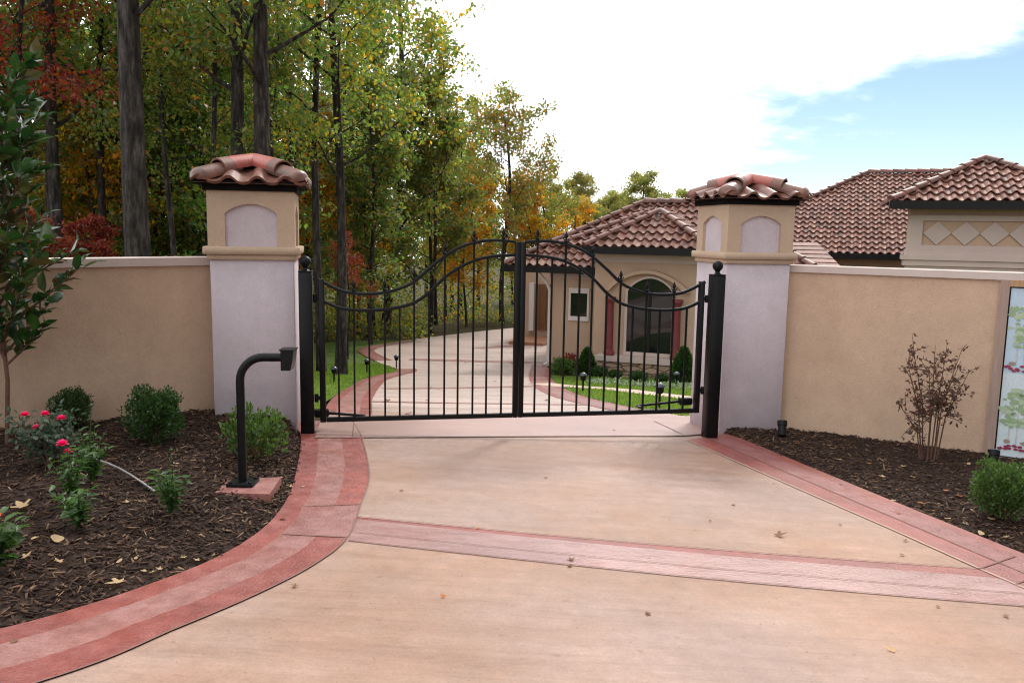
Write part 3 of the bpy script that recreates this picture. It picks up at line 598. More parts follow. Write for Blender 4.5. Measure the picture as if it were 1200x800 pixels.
def bed(front, back, n, mm, h, name):
    A, B = resample(front, n), resample(back, n); f = np.linspace(0, 1, mm)
    Pq = A[:, None, :] * (1 - f)[None, :, None] + B[:, None, :] * f[None, :, None]
    X, Y = Pq[..., 0], Pq[..., 1]; Z = G(X, Y) - .025 + (.02 + h) * (f[None] ** .7) + bump2(X, Y) + rng.normal(0, .005, X.shape)
    V = np.stack([X, Y, Z], -1); BEDS.append(V)
    I = (np.arange(n - 1)[:, None] * mm + np.arange(mm - 1)[None]).ravel()
    o = arr_obj(name, V.reshape(-1, 3), np.stack([I, I + 1, I + mm + 1, I + mm], 1), 'mulch', smooth=True)
    return tag(o, kind='structure')
bed(bedL_front, bedL_back, 180, 90, .17, 'mulch_bed'); bed(bedR_front, bedR_back, 180, 90, .07, 'mulch_bed')
_bp = np.concatenate([b.reshape(-1, 3) for b in BEDS])
def bed_z1(x, y): return float(_bp[np.argmin((_bp[:, 0] - x) ** 2 + (_bp[:, 1] - y) ** 2), 2])
def bedpt(px, py):
    d = ray(px, py); t = np.linspace(3, 14, 1200); P = t[:, None] * d + _o
    for q in P[::2]:
        k = np.argmin((_bp[:, 0] - q[0]) ** 2 + (_bp[:, 1] - q[1]) ** 2)
        if q[2] <= _bp[k, 2]: return np.array([q[0], q[1], _bp[k, 2]])
    return gr(px, py)
def chips(n, bedi, name, lim):
    Vb = BEDS[bedi]; i = rng.integers(0, Vb.shape[0], n * 3); j = rng.integers(0, Vb.shape[1], n * 3); P = Vb[i, j] + rng.normal(0, .012, (n * 3, 3)) * [1, 1, .1]
    P = P[lim(P)][:n]; n = len(P)
    L = rng.uniform(.018, .075, n) ** 1.0; Wd = rng.uniform(.005, .016, n); T = rng.uniform(.002, .006, n)
    th = rng.uniform(0, 2 * np.pi, n); tilt = rng.normal(0, .22, n); roll = rng.normal(0, .3, n)
    a = np.stack([np.cos(th) * np.cos(tilt), np.sin(th) * np.cos(tilt), np.sin(tilt)], 1); b = np.stack([-np.sin(th), np.cos(th), roll], 1)
    b /= np.linalg.norm(b, axis=1)[:, None]; c = np.cross(a, b)
    s = np.array([[-1, -1, -1], [1, -.6, -1], [1, .6, -1], [-1, 1, -1], [-1, -1, 1], [1, -.6, 1], [1, .6, 1], [-1, 1, 1]], float) * .5
    V = P[:, None] + s[None, :, 0:1] * (a * L[:, None])[:, None] + s[None, :, 1:2] * (b * Wd[:, None])[:, None] + s[None, :, 2:3] * (c * T[:, None])[:, None]
    V[:, :, 2] += .008
    Fb = np.array([(3, 2, 1, 0), (4, 5, 6, 7), (0, 1, 5, 4), (1, 2, 6, 5), (2, 3, 7, 6), (3, 0, 4, 7)])
    Fq = (np.arange(n)[:, None, None] * 8 + Fb[None]).reshape(-1, 4)
    tag(arr_obj(name, V.reshape(-1, 3), Fq, 'chips'), 'dark brown shredded bark mulch covering the planting bed', 'mulch', kind='stuff')
chips(16000, 0, 'bark_mulch', lambda P: P[:, 0] > -5.5)
chips(9000, 1, 'bark_mulch', lambda P: (P[:, 0] < 7) & (P[:, 1] > 3))
# ------------------------------------------------------------------ gate
GA = .185; gA = np.array([-1.857, 7.9, 0]); gu = np.array([math.cos(GA), math.sin(GA), 0]); gv = np.array([-math.sin(GA), math.cos(GA), 0])
def gp(px, py): P = online(px, py, gA, GA); return float((P - gA) @ gu), float(P[2])
def gw(s, z, off=0.0): return gA + gu * s + gv * off + z_ * z
zc3 = lambda x, y: (320 + x / 2.857, 240 + y / 2.857); zc4 = lambda x, y: (580 + x / 2.857, 240 + y / 2.857)
topL = [gp(*zc3(*q)) for q in ((150, 250), (222, 285), (273, 296), (323, 298), (375, 293), (424, 280), (472, 258), (521, 215), (573, 173), (619, 145), (670, 128), (716, 120), (767, 120), (812, 124))]
lowL = [gp(*zc3(*q)) for q in ((168, 323), (222, 345), (273, 352), (323, 353), (375, 350), (424, 342), (472, 328), (521, 295), (573, 245), (619, 213), (670, 188), (716, 176), (767, 170), (812, 168))]
bL0, bL1 = gp(376.5, 491), gp(604.8, 488.5)
zb = -.19 + .02
sc_ = gp(608, 400)[0]                            # meeting line
def rail_z(P, s):
    Q = np.array(P); return float(np.interp(s, Q[:, 0], Q[:, 1]))
def finial(mb, p, h):
    p = Vector(p)
    mb.lathe(p, [(.011, -.012), (.02, 0), (.02, .012), (.010, .022), (.009, .035), (.017, .05), (.019, .062), (.013, .085), (.004, h), (.001, h + .004)], 10)
    for s in (-1, 1): mb.tube([p + Vector(gu) * (s * .008) + Vector((0, 0, .018)), p + Vector(gu) * (s * .026) + Vector((0, 0, .03)), p + Vector(gu) * (s * .030) + Vector((0, 0, .046))], [.006, .006, .003], 6)
def gate_leaf(sgn, label, pk, first_tall):
    hs = 0.02 if sgn > 0 else 2 * sc_ - .02
    s_of = (lambda s: s) if sgn > 0 else (lambda s: 2 * sc_ - s)
    base = gw(s_of(.02), zb - .02)
    t = thing('gate_leaf', base, label, 'gate', 'pair of wrought iron gate leaves')
    top = [(s_of(s), z) for s, z in topL]; low = [(s_of(s), z) for s, z in lowL]
    def up(s): return rail_z(topL, s)
    w = .056
    mb = MB(); mb.obox(gw(s_of(0.0) - w / 2, zb - .022, -w / 2), gu * w, gv * w, z_ * (topL[0][1] + .025 - zb), bev=.004); mb.build('hinge_stile', 'black_metal', t, True)
    mb = MB(); sm = sc_ - .029; mb.obox(gw(s_of(sm) - w / 2 + .002, zb - .022, -w / 2), gu * (w - .004), gv * w, z_ * (topL[-1][1] + .02 - zb), bev=.004); mb.build('meeting_stile', 'black_metal', t, True)
    mb = MB(); a, b = s_of(.03), s_of(sc_ - .056); mb.obox(gw(min(a, b), zb - .022, -.02), gu * abs(b - a), gv * .04, z_ * .044, bev=.004); mb.build('bottom_rail', 'black_metal', t, True)
    for nm, P in (('top_rail', top), ('middle_rail', low)):
        Q = resample(P, 60); mb = MB()
        n = len(Q); vs = []                                    # flat bar section with rounded top
        for i in range(n):
            dq = Q[min(i + 1, n - 1)] - Q[max(i - 1, 0)]; dq = dq / np.linalg.norm(dq); nn = np.array([-dq[1], dq[0]])
            if nn[1] < 0: nn = -nn
            for (a, b) in ((-.02, -.014), (.02, -.014), (.02, .008), (.012, .016), (-.012, .016), (-.02, .008)):
                vs.append(gw(Q[i][0] + nn[0] * b, Q[i][1] + nn[1] * b, a))
        fs = [(i * 6 + k, i * 6 + (k + 1) % 6, (i + 1) * 6 + (k + 1) % 6, (i + 1) * 6 + k) for i in range(n - 1) for k in range(6)]
        mb.add(vs, fs + [(5, 4, 3, 2, 1, 0), tuple((n - 1) * 6 + k for k in range(6))]); mb.build(nm, 'black_metal', t, True)
    pw = .0185
    for i, s in enumerate(pk):
        tall = (i % 2 == 1); zt = (up(s) + .02) if tall else rail_z(lowL, s)
        ss = s_of(s); mb = MB(); mb.obox(gw(ss - pw / 2, zb + .02, -pw / 2), gu * pw, gv * pw, z_ * (zt - zb - .02))
        pc = mb.build('picket', 'black_metal', t)
        if tall: mb = MB(); finial(mb, gw(ss, zt), .105); mb.build('finial', 'black_metal', pc, True)
    # hinges
    for zz in (.05, topL[0][1] - .18):
        mb = MB(); q = gw(s_of(-.062), zz, 0); mb.lathe(q, [(.018, -.04), (.02, -.035), (.02, .035), (.018, .04)], 10)
        mb.obox(gw(min(s_of(-.066), s_of(-.02)), zz - .02, -.008), gu * .046, gv * .016, z_ * .04); mb.build('hinge', 'black_metal', t, True)
    return t
pkL = [gp(*zc3(x, 600))[0] for x in (220.5, 273, 323, 375, 424, 472, 521, 573, 618, 668, 713.5, 764)]
gate_leaf(1, 'black iron gate leaf hung beside the keypad post', pkL, False)
gate_leaf(-1, 'black iron gate leaf in front of the arched house window', pkL, False)
def ball_post(P, w, zbase, ztop, label, s):
    P = np.array([P[0], P[1], 0]); t = thing('gate_post', (P[0], P[1], zbase), label, 'gate post', 'black ball-topped gate posts')
    mb = MB(); mb.obox(P - gu * w / 2 - gv * w / 2 + z_ * zbase, gu * w, gv * w, z_ * (ztop - zbase), bev=.006); mb.build('post', 'black_metal', t, True)
    mb = MB(); o = w / 2 + .002; mb.obox(P - gu * o - gv * o + z_ * (ztop + .001), gu * 2 * o, gv * 2 * o, z_ * .012, bev=.003); mb.build('post_cap', 'black_metal', t, True)
    mb = MB(); r = .056; pr = [(.05, .012), (.034, .02), (.026, .03), (.024, .04), (.03, .046)] + [(max(.002, r * math.sin(a)), .04 + r - r * math.cos(a) + .004) for a in np.linspace(.5, math.pi, 12)]
    mb.lathe((P[0], P[1], ztop), pr, 20); mb.build('ball_finial', 'black_metal', t, True)
    return t
lp = aty(361, 508, 7.88); rp = aty(831.5, 506, 8.74)
ball_post(lp, .128, -.42, float(aty(361, 319, 7.85)[2]), 'black square gate post with ball top beside the keypad pillar', 1)
ball_post(rp, .137, -.60, float(aty(836, 323, 8.7)[2]), 'black square gate post with ball top beside the house window', -1)
# gate openers behind the leaves
def opener(s0, s1, z0, label):
    q = gw(s0, z0, .18); t = thing('gate_opener', q, label, 'gate opener', 'gate opener arms')
    d = 1 if s1 > s0 else -1
    mb = MB(); mb.obox(gw(min(s0, s0 + d * .15), z0 - .03, .13), gu * .15, gv * .08, z_ * .075, bev=.015); mb.build('motor_box', 'black_metal', t, True)
    mb = MB(); mb.tube([gw(s0 + d * .1, z0 + .01, .17), gw(s1, z0 - .02, .12)], .014, 10); mb.build('arm', 'black_metal', t, True)
    mb = MB(); mb.obox(gw(s1 - .012, z0 - .03, .02), gu * .024, gv * .11, z_ * .02); mb.build('bracket', 'black_metal', t)
opener(-.10, .40, zb + .022, 'black gate opener arm low behind the keypad side leaf')
opener(2 * sc_ + .02, 2 * sc_ - .62, zb + .06, 'black gate opener arm low behind the house window side leaf')
# ------------------------------------------------------------------ keypad post and its pad
kb = bedpt(285, 578)
pad = [gr(*p) for p in ((252, 586), (268, 572), (330, 572), (316, 590))]
pz = max(bed_z1(*(np.mean(pad, 0)[:2] + np.array(q))) for q in ((0, 0), (-.08, .05), (.08, 0), (-.1, -.05))) + .004
mb = MB(); mb.prism([np.array([p[0], p[1], pz - .22]) for p in pad][::-1], (0, 0, .24)); o = mb.build('concrete_pad', 'pink_stamp')
tag(o, 'pink concrete pad under the keypad post', 'pad')
kz = pz + .02; K = gr(285, 578); K = np.array([K[0], K[1], kz])
t = thing('keypad_post', K, 'black gooseneck keypad post standing on a pink pad', 'keypad stand')
mb = MB(); mb.obox(K - np.array([.095, .085, -.001]), (.19, 0, 0), (0, .17, 0), (0, 0, .022), bev=.004)
for sx in (-1, 1):
    for sy in (-1, 1): mb.lathe(K + np.array([sx * .07, sy * .062, .022]), [(.012, 0), (.012, .012), (.008, .014)], 6)
mb.build('base_plate', 'black_metal', t, True)
kd = np.array([1.0, .06, 0]); kd /= np.linalg.norm(kd); hgt = .925; rb = .17; pts = [K + z_ * .02, K + z_ * (hgt - rb) * .5, K + z_ * (hgt - rb)]
for a in np.linspace(0, math.pi / 2, 9)[1:]: pts.append(K + z_ * (hgt - rb + rb * math.sin(a)) + kd * (rb - rb * math.cos(a)))
pts.append(K + z_ * hgt + kd * .30)
mb = MB(); mb.tube(pts, .030, 12); mb.build('gooseneck_pole', 'black_metal', t, True)
bx = K + z_ * hgt + kd * .30; pdv = np.array([-kd[1], kd[0], 0])
mb = MB(); sec = [(0, -.085), (.065, -.085), (.08, -.025), (.09, .055), (0, .055)]
mb.prism([bx + kd * a + z_ * b - pdv * .065 for a, b in sec][::-1], pdv * .13)
kp = mb.build('keypad_box', 'black_metal', t)
mb = MB(); mb.obox(bx + kd * -.01 - pdv * .07 + z_ * .056, kd * .106, pdv * .14, z_ * .008); mb.build('hood', 'black_metal', kp)
# ------------------------------------------------------------------ house
HA = -R(21); U = np.array([math.cos(HA), math.sin(HA), 0]); Vv = np.array([-math.sin(HA), math.cos(HA), 0])
B0 = np.array([2.24, 22.5, 0])
def hp(px, py, t=0.0):                           # pixel -> (s, z) on the facade plane set back by t
    P = online(px, py, B0 + Vv * t, HA); return float((P - B0) @ U), float(P[2])
def HW(s, t, z): return B0 + U * s + Vv * t + z_ * z
g0 = float(gr(760, 447)[2])
HB = g0 - .6
house = thing('tiled_house', HW(2, 3, g0), 'tan stucco house with dark red barrel tile roofs beyond the gate', 'house')
def hbox(mb, s0, s1, t0, t1, z0, z1, mi=0): mb.obox(HW(s0, t0, z0), U * (s1 - s0), Vv * (t1 - t0), z_ * (z1 - z0), mi)
NB = [0]
TW, TE = .25, .36
def hip_roof(sL, sR, t0, ze, rise, d, t1=None, faces='FLR', ridges=True):
    """hip roof over s in [sL,sR], front eave at t0; ridge (or apex) at depth d; 45 degree hips"""
    half = (sR - sL) / 2; d = min(d, half); roofM, ridgeM = MB(), MB()
    t1 = t1 if t1 is not None else t0 + 2 * d
    Pa, Pb = HW(sL + d, t0 + d, ze + rise), HW(sR - d, t0 + d, ze + rise); L = math.hypot(d, rise)
    if 'F' in faces:
        bd = (Vv * d + z_ * rise) / L; nr = np.cross(U, bd)
        roof_face(roofM, HW(sL, t0, ze), U, bd, nr, [(0, 0), (sR - sL, 0), (sR - sL - d, L), (d, L)] if half - d > .01 else [(0, 0), (sR - sL, 0), (half, L)], TW, TE, .066, .05, 7)
    for key, s, a_, sg in (('R', sR, Vv, -1), ('L', sL, -Vv, 1)):
        if key in faces:
            bd = (U * sg * d + z_ * rise) / L; nr = np.cross(a_, bd); W_ = t1 - t0
            O = HW(s, t0 if key == 'R' else t1, ze); A_ = W_ - d
            roof_face(roofM, O, a_, bd, nr, [(0, 0), (W_, 0), (W_ - (0 if key == 'R' else d), L), (d if key == 'R' else 0, L)], TW, TE, .066, .05, 7)
    if ridges:
        hip_barrels(ridgeM, HW(sL, t0, ze + .05), Pa + z_ * .06, .10, .42); hip_barrels(ridgeM, HW(sR, t0, ze + .05), Pb + z_ * .06, .10, .42)
        if half - d > .3: hip_barrels(ridgeM, Pa + z_ * .02, Pb + z_ * .02, .15, .42)
    rf = roofM.build('roof', 'roof_tile', house, True)
    if ridges: ridgeM.build('ridge_tiles', 'ridge_tile', rf, True)
    return Pa, Pb
def hpart(name, mt, *a):
    m_ = MB(); hbox(m_, *a); return m_.build(name, mt, house)
def gutter(sL, sR, t0, ze): hpart('gutter', 'gutter', sL - .05, sR + .05, t0 - .10, t0 + .06, ze - .17, ze + .015)
# bay roof, front
bs0, bz = hp(685, 289, -.55); bs1, _ = hp(834, 297, -.55); half = (bs1 - bs0) / 2
for _ in range(1): pass
ap = None
bz = hp(690, 289.5, -.55)[1]
apz = float(online(774, 249, B0 + Vv * (-.55 + half), HA)[2])
hip_roof(bs0, bs1, -.55, bz, apz - bz, half); gutter(bs0, bs1, -.55, bz)
bl, br = hp(695, 400)[0], hp(831, 400)[0]
hpart('wall', 'house_wall', bl, br, .0, 6.0, HB, bz - .06)
hpart('cornice', 'house_trim', bl - .05, br + .05, -.055, .3, bz - .40, bz - .22); hpart('cornice', 'house_trim', bl - .09, br + .09, -.095, .3, bz - .22, bz - .10)
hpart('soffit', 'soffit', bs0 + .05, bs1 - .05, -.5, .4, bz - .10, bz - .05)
# mid roof
ms0 = hp(652, 287, .9)[0]; apx = online(796, 236.5, B0 + Vv * 4.0, HA); md = None
def solve_d(px, py, sL, t0, dmax=9):
    best = None
    for d in np.arange(.8, dmax, .01):
        P = online(px, py, B0 + Vv * (t0 + d), HA); s = float((P - B0) @ U)
        e = abs(s - (sL + d))
        if best is None or e < best[0]: best = (e, d, float(P[2]))
    return best[1], best[2]
d2, z2 = solve_d(796, 236.5, ms0, 1.2)
mzz = bz + .0
hip_roof(ms0, ms0 + 2 * d2, 1.2, mzz, z2 - mzz, d2); hpart('wall', 'house_wall', ms0 + .5, ms0 + 2 * d2 - .5, 1.7, 8, HB, mzz - .03)
# left roof, lower eave, with the small window wing under it
tL = .35; ls0, lz = hp(590, 306, tL); lz = hp(640, 312.5, tL)[1]
d1, z1 = solve_d(756, 238, ls0, tL, 12)
hip_roof(ls0, ls0 + 2 * d1 + 2, tL, lz, z1 - lz, d1, t1=tL + 2 * d1 + 2, faces='FL')
wl = hp(645, 400, .9)[0]
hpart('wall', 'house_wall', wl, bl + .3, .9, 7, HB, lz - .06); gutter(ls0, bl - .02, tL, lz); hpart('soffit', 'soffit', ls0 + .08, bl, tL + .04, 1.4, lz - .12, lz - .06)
hpart('cornice', 'house_trim', wl - .04, bl - .01, .84, 1.2, lz - .34, lz - .16)
# porch further back with its wooden door
pt = 9.0
def pp(px, py): return hp(px, py, pt)
hpart('wall', 'house_wall', pp(606, 360)[0], pp(660, 360)[0], pt, pt + 3, HB - 1.2, pp(620, 318)[1] + .6)
pil = MB(); hbox(pil, pp(621.5, 360)[0], pp(627, 360)[0], pt - .18, pt + .02, pp(624, 384)[1] - .1, pp(624, 331)[1]); pil.build('porch_pilaster', 'white_trim', house)
dr = MB(); hbox(dr, pp(628.2, 360)[0], pp(650, 360)[0], pt - .06, pt + .02, pp(640, 384)[1] - .1, pp(640, 333)[1])
for k in range(3):
    a, b = pp(628.2, 360)[0], pp(650, 360)[0]; hbox(dr, a + (b - a) * (k / 3) + .08, a + (b - a) * ((k + 1) / 3) - .08, pt - .085, pt - .05, pp(640, 384)[1] + .15, pp(640, 333)[1] - .15)
dr.build('wooden_door', 'wood_door', house)
pf = MB(); hbox(pf, pp(617, 388)[0], pp(656, 388)[0], pt - 2.0, pt - .1, g0 - 1.2, float(G(*HW(0, pt - 2, 0)[:2])) + .03); pf.build('porch_floor', 'porch_floor', house)
# downspout on the wing corner
ds = MB(); ds.tube([HW(wl - .28, tL + .1, lz - .15), HW(wl - .10, .78, lz - .5), HW(wl - .03, .82, lz - .7), HW(wl - .03, .82, float(G(*HW(wl, .8, 0)[:2])) + .12), HW(wl - .14, .70, float(G(*HW(wl, .8, 0)[:2])) + .05)], .05, 8)
ds.build('downspout', 'white_trim', house, True)
# large main roof behind
tM = 7.5
mz = hp(1010, 298, tM)[1]; ridge_d = 4.6
best = min(((abs(float((online(1018, 203, B0 + Vv * (tM + d), HA) - B0) @ U) - d - 0), d) for d in np.arange(2.5, 8, .05)), key=lambda q: q[0])
def main_err(d):
    P = online(1018, 203, B0 + Vv * (tM + d), HA); s, z = float((P - B0) @ U), float(P[2])
    Q = HW(s - d, tM, mz); k = .62; X = Q * (1 - k) + np.array([*P]) * k - _o
    dd = X @ FW; py = 400 - F * (X @ CU) / dd; px = 600 + F * (X @ CR) / dd
    return abs(py - (203 + (945 - px) * -.437 + 0 if False else py)) + abs((235 - 203) / (1018 - 945) * (1018 - px) - (py - 203)), d, s, z
e_, dM, sM, zM = min(main_err(d) for d in np.arange(3, 9, .05))
sMl = sM - dM; sMr = hp(1300, 250, tM)[0]
hip_roof(sMl, sMr + dM, tM, mz, zM - mz, dM, faces='FL'); hpart('wall', 'house_wall', sMl + .5, sMr + dM, tM + .55, tM + 8, HB, mz - .06)
gutter(hp(962, 298, tM)[0], sMr + dM, tM, mz)
# low roof in the corner between
q0, q1 = hp(925, 312, 6.6), hp(992, 312, 6.6)
P0, P1, P2, P3 = HW(hp(880, 318, 5.0)[0], 5.0, hp(880, 318, 5.0)[1]), HW(hp(996, 314, 5.0)[0], 5.0, hp(996, 314, 5.0)[1]), None, None
low = MB(); zlo = hp(960, 318, 5.0)[1]; zhi = hp(940, 284, 7.3)[1]; sA, sB = hp(900, 300, 5.0)[0], hp(992, 312, 5.0)[0]
for k in range(7):
    f0, f1 = k / 7, (k + 1) / 7; ta, tb = 5.0 + 2.4 * f0, 5.0 + 2.4 * f1; za, zbq = zlo + (zhi - zlo) * f0, zlo + (zhi - zlo) * f1
    low.add([HW(sA, ta, za + .022), HW(sB - .9 * f0, ta, za + .022), HW(sB - .9 * f1, tb, zbq), HW(sA, tb, zbq), HW(sA, ta, za), HW(sB - .9 * f0, ta, za)], [(0, 1, 2, 3), (4, 5, 1, 0)])
# tower wing at the right
tT = -.5; ts0 = hp(1045, 236, tT)[0]; tz = hp(1120, 236.5, tT)[1]
dT, zT = solve_d(1155, 187.5, ts0, tT)
hip_roof(ts0, ts0 + 2 * dT, tT, tz, zT - tz, dT, faces='FLR'); gutter(ts0, ts0 + 2 * dT, tT, tz)
tw0 = hp(1066, 270, 0)[0]; tw1 = ts0 + 2 * dT - .55
zp0, zp1 = hp(1130, 288, 0)[1], hp(1130, 259, 0)[1]; sp0 = hp(1081, 270, 0)[0]; sp1 = tw1 - (sp0 - tw0)
zb1, zb0 = hp(1130, 293.5, 0)[1], hp(1130, 310, 0)[1]
hpart('wall', 'house_wall', tw0, tw1, .06, .8, HB, tz - .06); hpart('wall', 'house_wall', tw0 + 2.2, tw1, .81, 6, HB, tz - .06)
twr = MB(); hbox(twr, tw0 - .02, sp0, -.02, .3, zb1, tz - .30); hbox(twr, sp1, tw1 + .02, -.02, .3, zb1, tz - .30); hbox(twr, sp0, sp1, -.02, .3, zp1, tz - .30); hbox(twr, sp0, sp1, -.02, .3, zb1, zp0)
hbox(twr, tw0 - .06, tw1 + .06, -.06, .4, zb1 - .14, zb1 - .001); hbox(twr, tw0 - .14, tw1 + .14, -.14, .4, zb1 - .24, zb1 - .14); hbox(twr, tw0 - .09, tw1 + .09, -.09, .4, zb1 - .38, zb1 - .241)
hbox(twr, tw0 - .03, tw1 + .03, -.03, .4, HB, zb1 - .381)
twr.build('tower_trim', 'house_trim', house)
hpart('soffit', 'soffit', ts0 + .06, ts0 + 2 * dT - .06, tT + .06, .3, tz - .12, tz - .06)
dw = hp(1116, 270, 0)[0] - hp(1083, 270, 0)[0]; k = 0
while sp0 + (k + 1) * dw < sp1 + .3 and k < 8:
    a = sp0 + .02 + k * dw; mb = MB(); zm = (zp0 + zp1) / 2; hh = (zp1 - zp0) / 2 - .01
    mb.prism([HW(a, .012, zm), HW(a + dw / 2, .012, zm - hh), HW(a + dw, .012, zm), HW(a + dw / 2, .012, zm + hh)], Vv * .05); mb.build('diamond_inset', 'house_trim', house); k += 1
low.build('low_roof', 'roof_tile', house)
# arched bay window between red columns over a stone base
wc0, zs0 = hp(710, 414); wc1, _ = hp(803, 421); wzl = hp(757, 416)[1]; wx0, wx1 = hp(731, 400)[0], hp(790, 400)[0]
ztop = hp(758, 326)[1]; zspr = ztop - .36; zbot = hp(760, 413)[1]
fr_ = MB(); n = 16
def arch(x0, x1, z0, zs, zt, k=n): return [(x0, z0)] + [(x0 + (x1 - x0) * i / k, zs + (zt - zs) * math.sin(math.pi * i / k) ** .75) for i in range(k + 1)] + [(x1, z0)]
pane_o = arch(wx0 + .08, wx1 - .08, zbot, zspr, ztop); out_o = arch(wx0 + .01, wx1 - .01, zbot - .10, zspr, ztop + .06)
for i in range(len(pane_o)):
    j = (i + 1) % len(pane_o); fr_.add([HW(pane_o[i][0], -.08, pane_o[i][1]), HW(pane_o[j][0], -.08, pane_o[j][1]), HW(out_o[j][0], -.08, out_o[j][1]), HW(out_o[i][0], -.08, out_o[i][1]),
        HW(pane_o[i][0], -.01, pane_o[i][1]), HW(pane_o[j][0], -.01, pane_o[j][1]), HW(out_o[j][0], -.01, out_o[j][1]), HW(out_o[i][0], -.01, out_o[i][1])], [(0, 1, 2, 3), (0, 4, 5, 1), (3, 2, 6, 7)])
win = fr_.build('arched_window', 'house_trim', house)
mb = MB(); mb.prism([HW(s, -.035, z) for s, z in pane_o], Vv * .02); mb.build('pane', 'glass', win)
mb = MB(); c_ = (wx0 + wx1) / 2; hbox(mb, c_ - .04, c_ + .04, -.06, -.036, zbot, ztop); hbox(mb, wx0 + .08, wx1 - .08, -.058, -.037, zspr - .05, zspr); mb.build('mullion', 'gutter', win)
ao = arch(wc0 - .06, wc1 + .06, zspr - .18, zspr + .02, ztop + .22); ai = arch(wc0 + .08, wc1 - .08, zspr - .18, zspr, ztop + .13)
mb = MB()
for i in range(1, len(ao) - 2):
    j = i + 1; mb.add([HW(ai[i][0], -.22, ai[i][1]), HW(ai[j][0], -.22, ai[j][1]), HW(ao[j][0], -.22, ao[j][1]), HW(ao[i][0], -.22, ao[i][1]), HW(ai[i][0], 0, ai[i][1]), HW(ai[j][0], 0, ai[j][1]), HW(ao[j][0], 0, ao[j][1]), HW(ao[i][0], 0, ao[i][1])], [(0, 1, 2, 3), (0, 4, 5, 1), (3, 2, 6, 7)])
mb.build('window_arch', 'house_wall', house)
for cx_ in (717.5, 795):
    s0 = hp(cx_, 380)[0]; mb = MB(); p = HW(s0, -.28, zs0 + .02); h = (zspr - .18) - zs0
    mb.lathe(p, [(.15, 0), (.15, .07), (.125, .09), (.125, .13), (.105, .15), (.105, h * .4), (.092, h - .2), (.10, h - .17), (.125, h - .12), (.14, h - .08), (.15, h - .07), (.15, h)], 18); mb.build('red_column', 'red_column', house, True)
mb = MB(); hbox(mb, wc0 - .12, wc1 + .12, -.45, .02, HB, zs0 - .13); mb.build('stone_base', 'stone', house)
mb = MB(); hbox(mb, wc0 - .18, wc1 + .18, -.51, .02, zs0 - .13, zs0 + .0); mb.build('stone_ledge', 'house_trim', house)
# small square window of the wing
a, zt_ = hp(669.5, 343, .9); b, zb_ = hp(688, 371, .9)
mb = MB(); hbox(mb, a - .06, b + .06, .84, .95, zb_ - .13, zb_); hbox(mb, a - .06, b + .06, .84, .95, zt_, zt_ + .15); hbox(mb, a - .06, a, .85, .95, zb_, zt_); hbox(mb, b, b + .06, .85, .95, zb_, zt_)
w2 = mb.build('small_window', 'white_trim', house); mb = MB(); hbox(mb, a, b, .875, .92, zb_, zt_); mb.build('pane', 'glass', w2)
# ------------------------------------------------------------------ picture board on the wall
bA = np.array([*RW[:2], 0]); dR = np.array([math.cos(RA), math.sin(RA), 0])
def wp(px, py): P = online(px, py, bA, RA); return float((P - bA) @ dR), float(P[2])
nB = -np.array([-math.sin(RA), math.cos(RA), 0]); nB = nB if nB[1] < 0 else -nB
def BW(s, z, o=0.0): return bA + dR * s + nB * o + z_ * z
f0, fz1 = wp(1173, 327.5); fz0 = wp(1160, 540)[1]; i0, iz1 = wp(1181, 335); iz0 = wp(1164, 530)[1]; f1 = f0 + 1.55; i1 = f1 - .09
board = thing('picture_board', BW(f0, fz0), 'framed house drawing board fixed to the tan wall', 'sign board')
i0 = f0 + .085; iz1 = fz1 - .065; iz0 = fz0 + .065
mb = MB(); mb.obox(BW(f0, fz0, 0), dR * (i0 - f0), z_ * (fz1 - fz0), nB * .045); mb.obox(BW(i1, fz0, 0), dR * (f1 - i1), z_ * (fz1 - fz0), nB * .045); mb.obox(BW(i0, fz0, 0), dR * (i1 - i0), z_ * (iz0 - fz0), nB * .045)
mb.build('side_frame', 'grey_wood', board)
mb = MB(); mb.obox(BW(i0, iz1, 0), dR * (i1 - i0), z_ * (fz1 - iz1), nB * .045); mb.build('top_frame', 'wood_frame', board)
def pmat(n_, c, c2=None): return mat(n_, [c, c2 or tuple(q * .85 for q in c)], 30, .45)
mb = MB(); mb.obox(BW(i0 + .001, iz0 + .001, 0), dR * (i1 - i0 - .002), z_ * (iz1 - iz0 - .002), nB * .018); mb.build('black_border', 'gutter', board)
pc = [pmat('print_sky', (.50, .62, .72)), pmat('print_mist', (.62, .70, .72)), pmat('print_green', (.22, .33, .17), (.33, .42, .25)), pmat('print_red', (.28, .03, .07)), pmat('print_wall', (.62, .58, .55)), pmat('print_roof', (.38, .18, .12)), pmat('print_violet', (.12, .06, .16)), pmat('print_trunk', (.55, .52, .50)), pmat('print_bush', (.20, .22, .17), (.38, .24, .20)), pmat('print_pale_green', (.36, .45, .30), (.45, .52, .36))]
mb = MB(); w_ = i1 - i0; hB = iz1 - iz0
def prt(x0, z0, x1, z1, o, mi):                  # flat printed shapes, in fractions of the sheet
    a, b = i0 + .014 + (w_ - .028) * x0, i0 + .014 + (w_ - .028) * x1; c, d = iz0 + .014 + (hB - .028) * z0, iz0 + .014 + (hB - .028) * z1
    mb.quad(BW(a, c, o), BW(b, c, o), BW(b, d, o), BW(a, d, o), mi)
def blob(x, z, r, o, mi, n=11, sq=1.0):
    P = []
    for k in range(n):
        rr = r * random.uniform(.7, 1.15); th = 2 * math.pi * k / n; P.append(BW(i0 + .014 + (w_ - .028) * x + rr * math.cos(th), iz0 + .014 + (hB - .028) * z + rr * math.sin(th) * sq, o))
    mb.add(P, [tuple(range(n))], mi)
prt(0, 0, 1, 1, .020, 0); prt(0, .0, 1, .5, .0205, 1)
